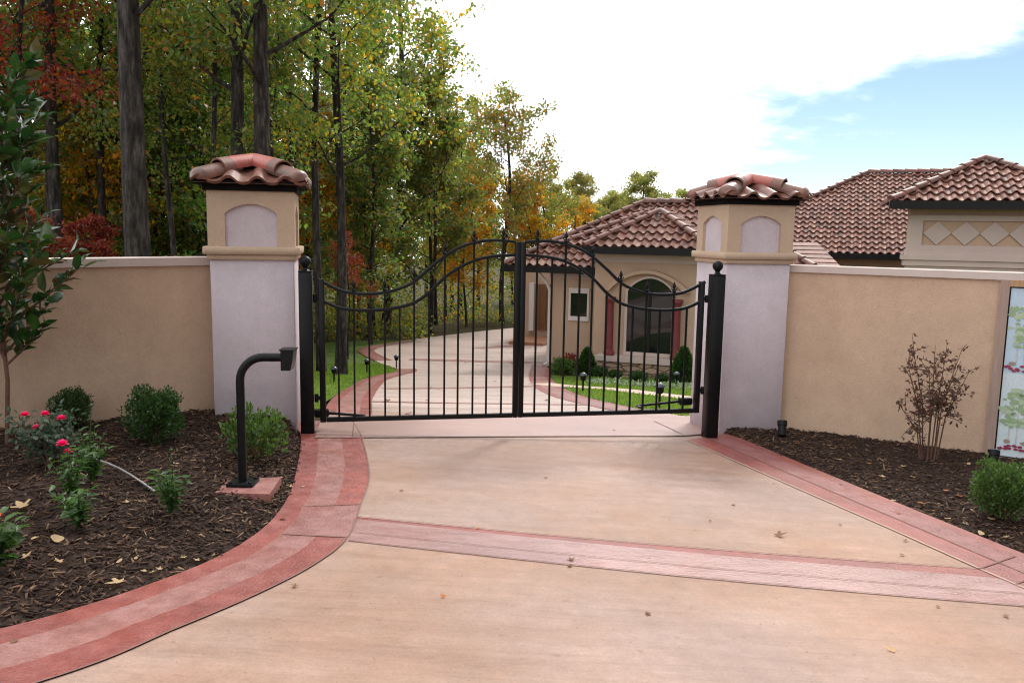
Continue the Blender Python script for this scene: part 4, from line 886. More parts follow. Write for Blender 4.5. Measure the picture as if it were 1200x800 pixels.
for base, hs in ((.50, .36), (.02, .40)):
    prt(.22, base + .04, .95, base + .20, .0225, 4); prt(.20, base + .20, .97, base + .25, .0228, 5); prt(.27, base + .25, .9, base + .29, .0229, 5)
    for x in (.26, .36, .48, .62, .76): prt(x, base + .06, x + .05, base + .17, .0232, 6); prt(x + .06, base + .05, x + .075, base + .19, .0233, 7)
    for x in (.07, .12, .58, .85): prt(x, base + .05, x + .008, base + .30, .0236, 7)
    for x in (.06, .11, .15, .56, .6, .84, .88):
        for q in range(22): blob(x + random.uniform(-.045, .045), base + random.uniform(.16, .39), random.uniform(.018, .05), .0238 + q * .00012, 2 if q % 3 else 9, 9, sq=.6)
    for q in range(9): blob(.06 + q * .1 + random.uniform(-.02, .02), base + random.uniform(.04, .08), .035, .0264 + .0002 * q, 8, sq=.6)
    for q in range(30): blob(.02 + (q % 15) * .034 + random.uniform(-.01, .01), base + random.uniform(.01, .05), .024, .0290 + .00012 * q, 3, 9, .6)
mb.build('printed_sheet', pc, board)
# ------------------------------------------------------------------ leaves
def leaf_arrays(P, D, Nn, L, Wd, shape='quad'):
    """arrays of leaves at P pointing along D, face normal Nn, length L, width Wd"""
    n = len(P); D = D / np.linalg.norm(D, axis=1)[:, None]; Sd = np.cross(Nn, D); Sd /= (np.linalg.norm(Sd, axis=1)[:, None] + 1e-9); Nn = np.cross(D, Sd)
    L = np.broadcast_to(L, (n,))[:, None]; Wd = np.broadcast_to(Wd, (n,))[:, None]
    if shape == 'quad':
        pts = [(0, 0, 0), (.45, -.5, .12), (1, 0, -.05), (.45, .5, .12)]; Fb = np.array([(0, 1, 2, 3)])
    else:
        pts = [(0, 0, 0), (.3, 0, 0), (.65, 0, 0), (1, 0, -.16), (.28, -.46, .10), (.65, -.44, .06), (.28, .46, .10), (.65, .44, .06)]
        Fb = np.array([(0, 4, 1, 1), (0, 1, 6, 6), (4, 5, 2, 1), (1, 2, 7, 6), (5, 3, 2, 2), (2, 3, 7, 7)])
    V = np.stack([P + D * L * a + Sd * Wd * b + Nn * L * c for a, b, c in pts], 1); k = len(pts)
    return V.reshape(-1, 3), (np.arange(n)[:, None, None] * k + Fb[None]).reshape(-1, Fb.shape[1])
def leaf_obj(name, P, D, Nn, L, Wd, mt, parent, shape='quad'):
    V, Fq = leaf_arrays(P, D, Nn, L, Wd, shape)
    if shape == 'quad': return arr_obj(name, V, Fq, mt, parent)
    me = bpy.data.meshes.new(name); off = np.array(root_loc(parent)) if parent is not None else np.zeros(3)
    me.from_pydata((V - off).tolist(), [], [tuple(dict.fromkeys(q)) for q in Fq.tolist()]); me.polygons.foreach_set('use_smooth', [True] * len(me.polygons)); me.materials.append(M[mt])
    o = bpy.data.objects.new(name, me); COL.objects.link(o); o.parent = parent; return o
def rand_dirs(n, zb=0.0):
    d = rng.normal(0, 1, (n, 3)); d[:, 2] += zb; return d / np.linalg.norm(d, axis=1)[:, None]
# ------------------------------------------------------------------ trees
def tree_proto(name, H, r0, h0, limbs, limb_len, nleaf, leaf, mt, lean=(0, 0), droop=0.0, clump=.38, wob=.25, sub=5, el=(12, 48), taper=.35, crown_scale=None):
    """root at the base; trunk mesh with limbs; crown mesh of leaves along the twigs"""
    t = thing(name, (0, 0, 0), '', 'tree')
    mb = MB(); n = 14; z = np.linspace(-.4, H, n)
    ph = rng.uniform(0, 6, 4)
    ax = np.stack([lean[0] * (z / H) * H * .1 + wob * np.sin(z / H * 4 + ph[0]) * (z / H), lean[1] * (z / H) * H * .1 + wob * np.sin(z / H * 5 + ph[1]) * (z / H), z], 1)
    rad = r0 * (1 - (1 - taper) * np.clip(z / H, 0, 1)); rad[0] *= 1.5; rad[1] *= 1.08; rad[-1] *= .4
    mb.tube(ax, rad, 10)
    tips = []
    for i in range(limbs):
        zz = h0 + (H - h0) * ((i + rng.uniform(0, .8)) / limbs); b = np.array([np.interp(zz, z, ax[:, k]) for k in range(3)])
        az = i * 2.4 + rng.uniform(-.5, .5); e = R(rng.uniform(*el)); L = limb_len * rng.uniform(.65, 1.1) * (1 - .55 * max(0, (zz - h0) / (H - h0 + .01)) ** 1.5)
        d = np.array([math.cos(az) * math.cos(e), math.sin(az) * math.cos(e), math.sin(e)]); pts = [b]
        for k in range(1, 6):
            d = d + rng.normal(0, .12, 3) + np.array([0, 0, .05 - droop * k * .05]); d /= np.linalg.norm(d); pts.append(pts[-1] + d * L / 5)
        rb = np.interp(zz, z, rad) * rng.uniform(.28, .45); mb.tube(pts, [rb, rb * .8, rb * .6, rb * .45, rb * .3, rb * .12], 6)
        for k in range(sub):
            q = rng.uniform(.3, 1.0); j = min(int(q * 5), 4); p = pts[j] + (pts[j + 1] - pts[j]) * (q * 5 - j); sd = d * .5 + rand_dirs(1, .25)[0] * .9; sd /= np.linalg.norm(sd); sl = L * rng.uniform(.2, .42)
            e1 = p + sd * sl * .5 + rng.normal(0, .05, 3); e2 = p + sd * sl; mb.tube([p, e1, e2], [rb * .25, rb * .16, rb * .05], 4)
            tips += [e1, e2, (e1 + e2) / 2]
        tips += pts[3:]
    tips = np.array(tips); mb.build('trunk', 'bark', t, True)
    per = max(1, nleaf // len(tips)); P = np.repeat(tips, per, 0)
    cs = rng.uniform(.6, 1.5, len(tips)) * clump; P = P + rand_dirs(len(P)) * (np.repeat(cs, per) * rng.uniform(.1, 1, len(P)) ** .5)[:, None] * np.array([1, 1, .75])
    D = rand_dirs(len(P), -.4); Nn = rand_dirs(len(P), .7); Lf = rng.uniform(.7, 1.25, len(P)) * leaf
    leaf_obj('crown', P, D, Nn, Lf, Lf * .62, mt, t)
    return t
TREES = []
def place(proto, px, dist, rz, sc, label, group=None, used={}, py=None, at=None):
    if at is None: P = ray(px, 380); x, y = P[0] / P[1] * dist, dist
    else: x, y = at
    z = float(G(x, y)) - .05
    if id(proto) not in used:
        used[id(proto)] = 1; o = proto; o.location = (x, y, z); o.rotation_euler = (0, 0, rz); o.scale = (sc,) * 3; o['label'] = label
        if group: o['group'] = group
    else:
        o = dup(proto, (x, y, z), rz, sc, label, None)
        if group: o['group'] = group
        elif 'group' in o.keys(): del o['group']
    TREES.append((x, y)); return o
# tall canopy trees whose trunks stand clear, crowns starting above
oakA = tree_proto('oak_tree', 15, .235, 5.9, 16, 4.2, 8500, .145, 'leaf_green', wob=.10, sub=6, clump=.42)
oakB = tree_proto('oak_tree', 14, .17, 5.6, 14, 3.6, 7500, .145, 'leaf_yellow', wob=.22, sub=6, clump=.42)
oakC = tree_proto('slender_tree', 13, .10, 4.9, 13, 2.6, 4800, .135, 'leaf_green', wob=.35, sub=6, clump=.45)
place(oakA, 166, 14.2, .4, 1, 'thick dark trunked tree rising behind the middle of the left wall')
place(oakB, 77, 18.5, 1.2, .95, 'grey trunked tree above the red shrubs behind the left wall')
place(oakC, 208, 19, 2.2, .8, 'thin pale trunk beside the thick dark trunk, on its right')
place(oakB, 281, 17, 3.0, 1.02, 'straight trunk directly behind the left pillar cap, the thinner of two')
place(oakA, 311, 16, 2.1, .86, 'stout grey trunk directly behind the left pillar cap, the thicker of two')
place(oakC, 376, 21, .5, 1.15, 'dark slim trunk just right of the ball topped post by the keypad')
place(oakB, 399, 19.8, 4.4, .82, 'bending grey trunk standing in the lawn edge behind the gate')
place(oakC, 437, 34, 5.2, 1.1, 'slim dark trunk behind the dip of the gate rail')
place(oakC, 132, 24, 4.0, 1.1, 'slim trunk in shade between the two thick trunks on the left')
place(oakA, 20, 19, 5.0, .7, 'shadowed trunk behind the magnolia at the left edge')
# understory
un1 = tree_proto('understory_tree', 8.5, .075, 1.6, 20, 2.4, 8500, .155, 'leaf_green', sub=7, clump=.34, wob=.35)
un2 = tree_proto('understory_tree', 9.5, .085, 1.9, 20, 2.6, 8500, .155, 'leaf_yellow', sub=7, clump=.34, wob=.4)
un3 = tree_proto('understory_tree', 7.5, .07, 1.4, 18, 2.3, 7500, .155, 'leaf_orange', sub=7, clump=.36, wob=.4)
un4 = tree_proto('understory_tree', 6.5, .06, 1.0, 18, 2.0, 9000, .14, 'leaf_red', sub=6, clump=.36, wob=.4)
far1 = tree_proto('oak_tree', 11, .16, 2.2, 24, 3.4, 14000, .20, 'leaf_far', sub=7, clump=.6, wob=.4)
GW = 'woodland trees behind the left wall and gate'
lab = {id(un1): 'leafy green tree among the woods left of the driveway', id(un2): 'yellow green tree among the woods left of the driveway', id(un3): 'orange leaved autumn tree among the woods left of the driveway'}
cand = []
kinds = [un1, un2, un1, un2, un1, un2, un3, un1]
tries = 0
SEEDS = [(18, 21.5), (110, 22), (185, 23), (240, 22.5), (55, 24)]
for px_, y_ in SEEDS:
    d = ray(px_, 380); cand.append((d[0] / d[1] * y_, y_)); p_ = kinds[(len(cand) + 4) % 8]
    place(p_, 0, 0, random.uniform(0, 6), random.uniform(.9, 1.1), lab[id(p_)], GW + ', ' + ('green' if p_ is un1 else 'yellow' if p_ is un2 else 'orange'), at=cand[-1])
while len(cand) < 50 and tries < 9000:
    tries += 1; y = random.uniform(22.5, 50); px = random.uniform(-160, 575 - (0 if y > 36 else 70))
    d = ray(px, 380); x = d[0] / d[1] * y
    if any((x - a) ** 2 + (y - b) ** 2 < (1.5 + y * .028) ** 2 for a, b in cand): continue
    if px > 345 and y < 30: continue
    cand.append((x, y)); p_ = kinds[len(cand) % 8]
    place(p_, 0, 0, random.uniform(0, 6), random.uniform(.85, 1.3), lab[id(p_)], GW + ', ' + ('green' if p_ is un1 else 'yellow' if p_ is un2 else 'orange'), at=(x, y))
k_ = 0; SL = []
while k_ < 40:
    y = random.uniform(17, 42); px = random.uniform(-60, 560); d = ray(px, 380); x = d[0] / d[1] * y
    if (px > 340 and y < 32) or any((x - a) ** 2 + (y - b) ** 2 < 1.0 for a, b in SL): continue
    SL.append((x, y)); k_ += 1
    place(oakC, 0, 0, random.uniform(0, 6), random.uniform(.75, 1.25), 'slim dark trunked tree among the woods left of the driveway', GW + ', slim trunks', at=(x, y))
place(un4, 62, 13.5, 1, .42, 'low dark red shrub tree above the left wall', at=None)
place(un4, 112, 15.5, 2.5, .46, 'dark red shrub tree beside the thick trunk above the left wall')
red = tree_proto('red_maple', 9, .08, 5.0, 14, 2.0, 4200, .11, 'leaf_red', sub=6, clump=.4, wob=.4)
place(red, 45, 16, 3.5, 1.0, 'red leaved tree at the top left corner of the woods')
place(red, 407, 25, .3, .40, 'red leaved sapling seen above the gate rail dip')
# airy trees at the edge of the wood against the sky
edgeA = tree_proto('maple_tree', 12.5, .15, 3.0, 26, 4.0, 11500, .155, 'leaf_yellow', lean=(.6, 0), sub=8, clump=.42, wob=.4, el=(18, 55))
place(edgeA, 452, 36, .2, 1.32, 'tall yellow green tree at the wood edge, its top against white sky')
edgeB = tree_proto('maple_tree', 9.5, .12, 2.4, 22, 3.6, 9000, .15, 'leaf_yellow', sub=7, clump=.40, wob=.5, el=(20, 60))
place(edgeB, 588, 43, 1.0, 1.16, 'loose crowned tree standing behind the meeting point of the gate')
place(edgeB, 640, 47, 3.0, .82, 'smaller loose tree between the wood and the left house roof')
place(un3, 618, 45, 2.0, 1.0, 'orange tree behind the left end of the house roof')
place(un3, 670, 55, 4.0, .95, 'orange brown tree rising over the house roof slope')
for k, (px, dd, sc) in enumerate(((672, 64, .86), (705, 66, .74), (770, 72, .80), (800, 74, .84), (828, 76, .82), (560, 60, .9), (600, 62, .75), (645, 66, .78), (690, 62, .68), (720, 74, .82), (752, 70, .78), (785, 80, .8), (815, 78, .78), (850, 85, .85), (905, 85, .8), (500, 58, .95), (530, 52, .85), (440, 55, 1.0), (380, 56, 1.0))):
    place(far1, px, dd, k * 1.3, sc, 'distant pale green tree on the far treeline behind woods and roofs', 'far treeline')
place(far1, 745, 68, 2.0, .92, 'tallest distant tree poking above the bay roof skyline')
place(un2, 1220, 27, 1.0, .70, 'yellow green tree top beside the tower roof at the right edge')
# forest underbrush at the edge of the lawn
def shrub_mass(n, fn, name, mt, leaf, label):
    P = np.array([fn() for _ in range(n)]); P = np.repeat(P, 10, 0); P = P + rand_dirs(len(P)) * rng.uniform(.05, .35, (len(P), 1)); 
    L = rng.uniform(.7, 1.3, len(P)) * leaf; o = leaf_obj(name, P, rand_dirs(len(P), -.2), rand_dirs(len(P), .6), L, L * .6, mt, None); return tag(o, label, 'undergrowth', kind='stuff')
def ub():
    while True:
        y = random.uniform(17, 50); px = random.uniform(-100, 615); d = ray(px, 380); x = d[0] / d[1] * y
        if px > 340 and y < 31: continue
        if px > 500 and y < 41: continue
        return (x, y, float(G(x, y)) + random.random() ** 1.5 * (2.4 if px < 480 else 1.3 if y < 42 else 2.6))
shrub_mass(6000, ub, 'undergrowth', 'leaf_yellow', .15, 'mixed leafy undergrowth on the floor of the woods')
# ------------------------------------------------------------------ garden plants
def boxwood(name, w, h, n, mt, leaf, upright=.6, holes=True):
    t = thing(name, (0, 0, 0), '', 'shrub'); mb = MB(); st = []
    for k in range(26):
        az = rng.uniform(0, 6.28); r = w * .52 * math.sqrt(rng.uniform(.05, 1)); e = np.array([r * math.cos(az), r * math.sin(az), h * rng.uniform(.55, 1.02) * (1 - .35 * (r / (w * .5)) ** 2)])
        mb.tube([(0, 0, -.03), (e * [.45, .45, .5]).tolist(), e.tolist()], [.008, .006, .003], 5); st.append(e)
    mb.build('stem', 'thin_bark', t)
    c = rand_dirs(n); rr = rng.uniform(.55, 1.0, n) ** .4 * (1 + .22 * np.sin(c[:, 0] * 5 + 1) * np.sin(c[:, 2] * 5 + .5) + .12 * np.sin(c[:, 1] * 9 + c[:, 0] * 4)) * np.where(rng.uniform(0, 1, n) < .25, rng.uniform(.4, .8, n), 1)
    P = c * rr[:, None] * np.array([w / 2, w / 2, h / 2]) + np.array([0, 0, h * .52]); P = P[P[:, 2] > .02]
    k = rng.integers(0, len(st), n // 2); f_ = rng.uniform(.5, 1.22, len(k)); Q = np.array(st)[k] * f_[:, None] + rng.normal(0, .012, (len(k), 3)); P = np.vstack([P, Q])
    D = P - np.array([0, 0, h * .2]); D = D / np.linalg.norm(D, axis=1)[:, None] * .8 + rand_dirs(len(P), upright) * .8
    L = rng.uniform(.7, 1.3, len(P)) * leaf; leaf_obj('foliage', P, D, rand_dirs(len(P), .5), L, L * .55, mt, t); return t
def put(o, P, rz, label, cat=None, group=None):
    o.location = Vector([float(q) for q in P]); o.rotation_euler = (0, 0, rz); o['label'] = label
    if cat: o['category'] = cat
    if group: o['group'] = group
    return o
bxw = boxwood('boxwood_shrub', .42, .45, 3600, 'leaf_box', .028)
P = bedpt(182, 520); put(bxw, P, .3, 'round dark green boxwood against the tan wall beside the left pillar')
P = bedpt(85, 502); dup(bxw, P, 2.0, .72, 'small dark boxwood half hidden behind the rose bush')
bx2 = boxwood('boxwood_shrub', .40, .42, 3600, 'leaf_azalea', .027); P = bedpt(1172, 606); put(bx2, P, 0, 'bright green boxwood beneath the picture board')
az = boxwood('azalea_shrub', .46, .40, 950, 'leaf_azalea', .040, 1.5); P = bedpt(300, 538); put(az, P, 0, 'loose yellow green shrub at the foot of the left pillar')
def perennial(name, h, w, n, label, P, flower=None, stems=11, leaf=.07, mt='leaf_peren', seed_head=False):
    t = thing(name, (0, 0, 0), label, 'plant'); mb = MB(); Ps, Ds = [], []
    for k in range(stems):
        azm = k * 2.4 + rng.uniform(-.4, .4); ln = h * rng.uniform(.6, 1.05); sp = w * .5 * rng.uniform(.25, 1); e = np.array([sp * math.cos(azm), sp * math.sin(azm), ln]); mid = e * [.35, .35, .55]
        mb.tube([(0, 0, -.02), mid.tolist(), e.tolist()], [.005, .004, .002], 5)
        for q in range(n):
            f_ = .2 + .8 * (q + rng.uniform(0, .6)) / n; p = (mid * f_ * 2 if f_ < .5 else mid + (e - mid) * (f_ - .5) * 2); a2 = q * 2.4 + rng.uniform(-.5, .5)
            Ps.append(p); Ds.append([math.cos(a2), math.sin(a2), rng.uniform(-.15, .55)])
    mb.build('stem', 'leaf_peren', t); n_ = len(Ps); L = rng.uniform(.65, 1.2, n_) * leaf
    leaf_obj('foliage', np.array(Ps), np.array(Ds), np.tile([0, 0, 1.0], (n_, 1)) + rng.normal(0, .35, (n_, 3)), L, L * .36, mt, t, 'oval')
    if seed_head:
        mb = MB(); mb.tube([(0, 0, h * .6), (.01, 0, h * 1.15), (.015, .01, h * 1.4)], [.003, .003, .002], 5); mb.lathe((.015, .01, h * 1.4), [(.004, 0), (.012, .006), (.012, .014), (.004, .022)], 8); mb.build('seed_stalk', 'leaf_peren', t)
    if flower:
        for (fx, fy, fz) in flower[1]: bloom(t, (fx, fy, fz), flower[0])
    t.location = Vector([float(q) for q in P]); return t
def bloom(t, p, mt, r=.034):
    p = np.array(p, float); P, D, Nn = [], [], []
    for ring, (el, rr) in enumerate(((.25, 1.0), (.7, .8), (1.1, .5))):
        for k in range(6 - ring): a = k * 6.28 / (6 - ring) + ring; d = np.array([math.cos(a) * math.cos(el), math.sin(a) * math.cos(el), math.sin(el)]); P.append(p); D.append(d); Nn.append([-d[0] * .6, -d[1] * .6, 1])
    L = np.array([r * 1.3] * len(P)); return leaf_obj('flower', np.array(P), np.array(D), np.array(Nn), L, L * .95, mt, t, 'oval')
perennial('leafy_perennial', .29, .30, 13, 'leafy green perennial with a bare seed stalk near the keypad pad', bedpt(200, 603), seed_head=True)
perennial('leafy_perennial', .38, .32, 12, 'taller leafy perennial behind the grey tube, right of the rose', bedpt(108, 566), seed_head=True)
perennial('leafy_perennial', .35, .32, 12, 'leafy perennial with one pink bloom beside the grey tube', bedpt(84, 592), flower=('petal_pink', [(-.02, -.03, .40)]))
perennial('leafy_perennial', .24, .34, 12, 'low spreading perennial in front of the other leafy ones', bedpt(92, 618))
perennial('leafy_perennial', .32, .38, 12, 'leafy plant with an orange flower cut by the left picture edge', bedpt(-4, 672), flower=('petal_orange', [(.02, -.03, .31)]), leaf=.10)
# rose bush
P = bedpt(58, 548); rose = thing('rose_bush', (0, 0, 0), 'rose bush with bright pink and red blooms by the left wall', 'rose bush'); mb = MB(); tips = []
for k in range(22):
    azm = k * 2.4; e = np.array([.24 * math.sqrt(rng.uniform(.05, 1)) * math.cos(azm), .24 * math.sin(azm) * rng.uniform(.3, 1), rng.uniform(.2, .40)]); mb.tube([(0, 0, -.03), (e * [.4, .4, .55]).tolist(), e.tolist()], [.007, .005, .003], 5); tips.append(e)
mb.build('stem', 'thin_bark', rose); tips = np.array(tips); k = rng.integers(0, len(tips), 750); Pq = tips[k] * rng.uniform(.45, 1.05, (750, 1)) + rng.normal(0, .035, (750, 3))
L = rng.uniform(.7, 1.3, 750) * .045; leaf_obj('foliage', Pq, rand_dirs(750, .1), rand_dirs(750, 1.2), L, L * .6, 'leaf_rose', rose, 'oval')
rose.location = Vector([float(q) for q in P])
for (px, py) in ((43, 502), (29, 487), (53, 486), (72, 491), (80, 530)):
    q = aty(px, py, P[1] - .08) - P; bloom(rose, q + np.array(P), 'petal_pink', .030)
# grey drip tube crossing the bed
pa, pb = bedpt(78, 536), bedpt(182, 580); mb = MB(); pts = [pa + (pb - pa) * q + np.array([0, 0, .07 * math.sin(q * 3.1) + .015]) for q in np.linspace(0, 1, 9)]
mb.tube(pts, .0065, 8); tag(mb.build('drip_tube', 'tube_grey', None, True), 'thin grey tube stretched between the perennials in the left bed', 'tube')
# crape myrtle by the right wall
P = bedpt(1088, 540); t = thing('crape_myrtle', (0, 0, 0), 'sparse multi stem shrub with purple brown leaves by the right wall', 'shrub'); mb = MB(); tp = []
for k, (dx, dy, hh) in enumerate(((-.30, .0, 1.02), (-.22, .05, 1.12), (-.10, -.05, .95), (.0, .06, 1.15), (.08, 0, 1.08), (.20, -.05, 1.12), (.26, .05, 1.0), (.33, 0, .92), (-.36, 0, .6))):
    e = np.array([dx, dy, hh]); mid = e * [.35, .35, .5] + rng.normal(0, .015, 3); b = np.array([dx * .22, dy * .3, -.03]); mb.tube([b, mid, e], [.0085, .0065, .0025], 6)
    for q in range(17):
        f_ = rng.uniform(.36, 1); p = mid + (e - mid) * (f_ - .5) * 2 if f_ > .5 else mid; d = rand_dirs(1, .5)[0] * rng.uniform(.06, .22); mb.tube([p, p + d * .6 + [0, 0, .01], p + d], [.004, .003, .0015], 4)
        for s in np.linspace(.25, 1.05, 6): tp.append(p + d * s)
mb.build('stem', 'thin_bark', t); tp = np.array(tp); n_ = len(tp); L = rng.uniform(.7, 1.25, n_) * .043; leaf_obj('foliage', tp + rng.normal(0, .012, (n_, 3)), rand_dirs(n_, -.1), rand_dirs(n_, .8), L, L * .5, 'leaf_myrtle', t, 'oval')
t.location = Vector([float(q) for q in P])
# magnolia at the left edge
base = bedpt(8, 520); mag = thing('magnolia_tree', (0, 0, 0), 'glossy leaved magnolia at the left edge in front of the wall', 'tree'); mb = MB(); P, D = [], []
tk = [(0, 0, -.05), (.04, .0, .5), (.0, .02, 1.1), (-.03, .0, 1.7), (-.02, .0, 2.3), (.0, 0, 2.75)]; mb.tube(tk, [.017, .016, .014, .012, .010, .005], 8); tka = np.array(tk)
br_ = [(.25, .25, .55, 1.02), (.35, -.3, .5, .8), (.5, .9, .42, .85)]
for k in range(58):
    zz = .60 + 2.10 * (k + rng.uniform(0, .7)) / 58; b = np.array([np.interp(zz, tka[:, 2], tka[:, i]) for i in range(3)]); a = k * 2.399; L = (.62 if zz > .8 else .45) * rng.uniform(.75, 1.2) * (1 - .35 * max(0, zz - 1.6)); e = R(rng.uniform(25, 60))
    d = np.array([math.cos(a) * math.cos(e), math.sin(a) * math.cos(e), math.sin(e)]); p1 = b + d * L * .5; p2 = b + d * L + np.array([0, 0, .06 * L]); mb.tube([b, p1, p2], [.011, .008, .004], 6)
    for q in range(17):
        f_ = .25 + .8 * q / 16; P.append(b + (p2 - b) * min(f_, 1.0) + rng.normal(0, .008, 3)); a2 = q * 2.4 + k; dd = d * (.55 + .5 * f_) + np.array([math.cos(a2), math.sin(a2), rng.uniform(-.5, .5)]) * .75; D.append(dd)
mb.build('trunk', 'thin_bark', mag, True); P, D = np.array(P), np.array(D); n_ = len(P); L = rng.uniform(.75, 1.2, n_) * .165
leaf_obj('foliage', P, D, np.tile([0, 0, 1.0], (n_, 1)) + rng.normal(0, .5, (n_, 3)), L, L * .46, 'leaf_magnolia', mag, 'oval'); mag.location = Vector([float(q) for q in base])
# ------------------------------------------------------------------ spotlights in the right bed
def spot(P, label, aim):
    P = np.array(P, float); t = thing('garden_spotlight', P, label, 'spotlight', 'black garden spotlights'); a = np.array(aim, float); a /= np.linalg.norm(a)
    mb = MB(); mb.tube([P + [0, 0, -.05], P + [0, 0, .06]], .012, 8); mb.build('stake', 'black_metal', t, True)
    c = P + np.array([0, 0, .10]); mb = MB(); mb.tube([c - a * .085, c - a * .075, c + a * .03, c + a * .035, c + a * .085], [.03, .042, .045, .052, .054], 16); hd = mb.build('lamp_housing', 'black_metal', t, True)
    mb = MB(); mb.tube([c + a * .0855, c + a * .088], .046, 16); mb.build('lens', 'lamp_glass', hd, True)
spot(bedpt(916, 514), 'black spotlight at the foot of the right pillar', (.1, .5, 1)); spot(bedpt(1163, 550), 'black spotlight below the picture board', (.2, .4, 1))
# ------------------------------------------------------------------ path lights
def path_light():
    t = thing('path_light', (0, 0, 0), '', 'garden light', 'path lights on the lawns'); mb = MB(); mb.tube([(0, 0, -.05), (0, 0, .20)], .017, 8); mb.build('stake', 'black_metal', t, True)
    mb = MB(); mb.lathe((0, 0, .20), [(.02, 0), (.05, .02), (.058, .09), (.05, .10)], 14); mb.build('lantern', 'black_metal', t, True)
    mb = MB(); mb.lathe((0, 0, .301), [(.075, 0), (.072, .015), (.045, .04), (.015, .055), (.004, .058)], 14); mb.build('cap', 'lamp_cap', t, True); return t
plt = path_light()
for k, (px, py, lb) in enumerate(((391.5, 449, 'path light nearest the gate on the lawn left of the driveway'), (430, 437, 'path light in the middle of the left lawn edge'), (464.5, 431, 'path light at the tip of the left lawn by the driveway curve'),
        (683, 459, 'path light where the garden path meets the driveway border'), (772.5, 478, 'path light nearest the gate on the lawn before the house'), (792, 455, 'path light near the stone base corner by the conical shrub'))):
    P = gr(px, py)
    if k == 0: plt.location = Vector([float(q) for q in P]); plt['label'] = lb
    else: dup(plt, P, 0, 1.05 if k < 5 else 1, lb)
# ------------------------------------------------------------------ house planting
def cone_shrub(h, w, n=2600):
    t = thing('conical_evergreen', (0, 0, 0), '', 'shrub', 'conical evergreens by the house'); mb = MB(); mb.tube([(0, 0, -.05), (0, 0, h * .9)], [.03, .008], 6); mb.build('trunk', 'thin_bark', t)
    z = rng.uniform(0.03, 1, n); r = w / 2 * np.sin(np.clip((1 - z) * 1.9, 0, 1.57)) * rng.uniform(.6, 1.05, n); a = rng.uniform(0, 6.28, n); P = np.stack([r * np.cos(a), r * np.sin(a), z * h], 1)
    D = np.stack([np.cos(a), np.sin(a), np.full(n, 1.0)], 1) + rng.normal(0, .4, (n, 3)); L = rng.uniform(.7, 1.2, n) * .09; leaf_obj('foliage', P, D, rand_dirs(n), L, L * .5, 'leaf_box', t); return t
cs_ = cone_shrub(.72, .46); put(cs_, gr(687, 441), 0, 'conical evergreen below the small house window'); dup(cs_, gr(800, 449), 1, 1.12, 'conical evergreen at the stone base corner near the gate post')
hs_ = boxwood('foundation_shrub', .38, .26, 1300, 'leaf_box', .045)
for k, (px, py, sc, lb) in enumerate(((703, 442, .9, 'low round shrub right of the conical evergreen by the house'), (721, 444, .85, 'low round shrub under the first red column'), (748, 448, 1.0, 'low round shrub in front of the stone base middle'), (775, 448, .75, 'smallest low shrub before the stone base'))):
    if k == 0: put(hs_, gr(px, py), 0, lb)
    else: dup(hs_, gr(px, py), k, sc, lb)
h2 = boxwood('foundation_shrub', .62, .44, 1500, 'leaf_azalea', .06); put(h2, gr(660, 441), 0, 'loose bright green shrub at the wing corner beside the downspout')
h3 = boxwood('foundation_shrub', .4, .36, 700, 'leaf_red', .05); put(h3, gr(668, 437), 0, 'reddish shrub behind the bright green one at the wing corner')
h3.scale = (1, 1, 1.4)
def gc():
    f_ = random.random(); px = 690 + 120 * f_; P = gr(px, 449.5 + 6 * f_ + random.uniform(-1.5, 1.5)); return (P[0], P[1], P[2] + random.uniform(.0, .08))
Pg = np.array([gc() for _ in range(150)]); Pg = np.repeat(Pg, 7, 0) + rng.normal(0, .06, (1050, 3)) * [1, 1, .3]; L = rng.uniform(.04, .08, 1050)
tag(leaf_obj('groundcover', Pg, rand_dirs(1050, .5), rand_dirs(1050, .8), L, L * .6, 'petal_white', None), 'pale low groundcover along the house planting', 'groundcover', kind='stuff')
# grass blades on the lawns
def blades(n, A, B, name):
    A, B = resample(A, 60), resample(B, 60); i = rng.integers(0, 60, n); f_ = rng.uniform(0, 1, n)[:, None]; j = np.minimum(i + 1, 59); w = rng.uniform(0, 1, n)[:, None]
    Q = (A[i] * (1 - w) + A[j] * w) * (1 - f_) + (B[i] * (1 - w) + B[j] * w) * f_; Q = Q[np.min(((Q[:, None] - PATHQ[None]) ** 2).sum(-1), 1) > .36 ** 2]; n = len(Q); P = np.column_stack([Q, G(Q[:, 0], Q[:, 1]) - .02])
    D = np.column_stack([rng.normal(0, .45, (n, 2)), np.ones(n)]); L = rng.uniform(.04, .09, n); return tag(leaf_obj(name, P, D, rand_dirs(n), L, L * .22, 'grass_blade', None), 'short green mown grass', 'grass', kind='stuff')
la = [(x - .12, y) for x, y in lawnA]
blades(50000, [tuple(q) for q in (fl[2:50:4] + nv[2:50:4] * -.06)], [(-5.5 - .2 * k * 1.2, 9.2 + k * 1.25) for k in range(12)], 'grass')
blades(36000, [(x + .06, y) for x, y in FR[1:7]], [(6.5, 10.1), (6.8, 11.2), (7, 13), (7, 15), (7, 17.5), (6, 20)], 'grass')
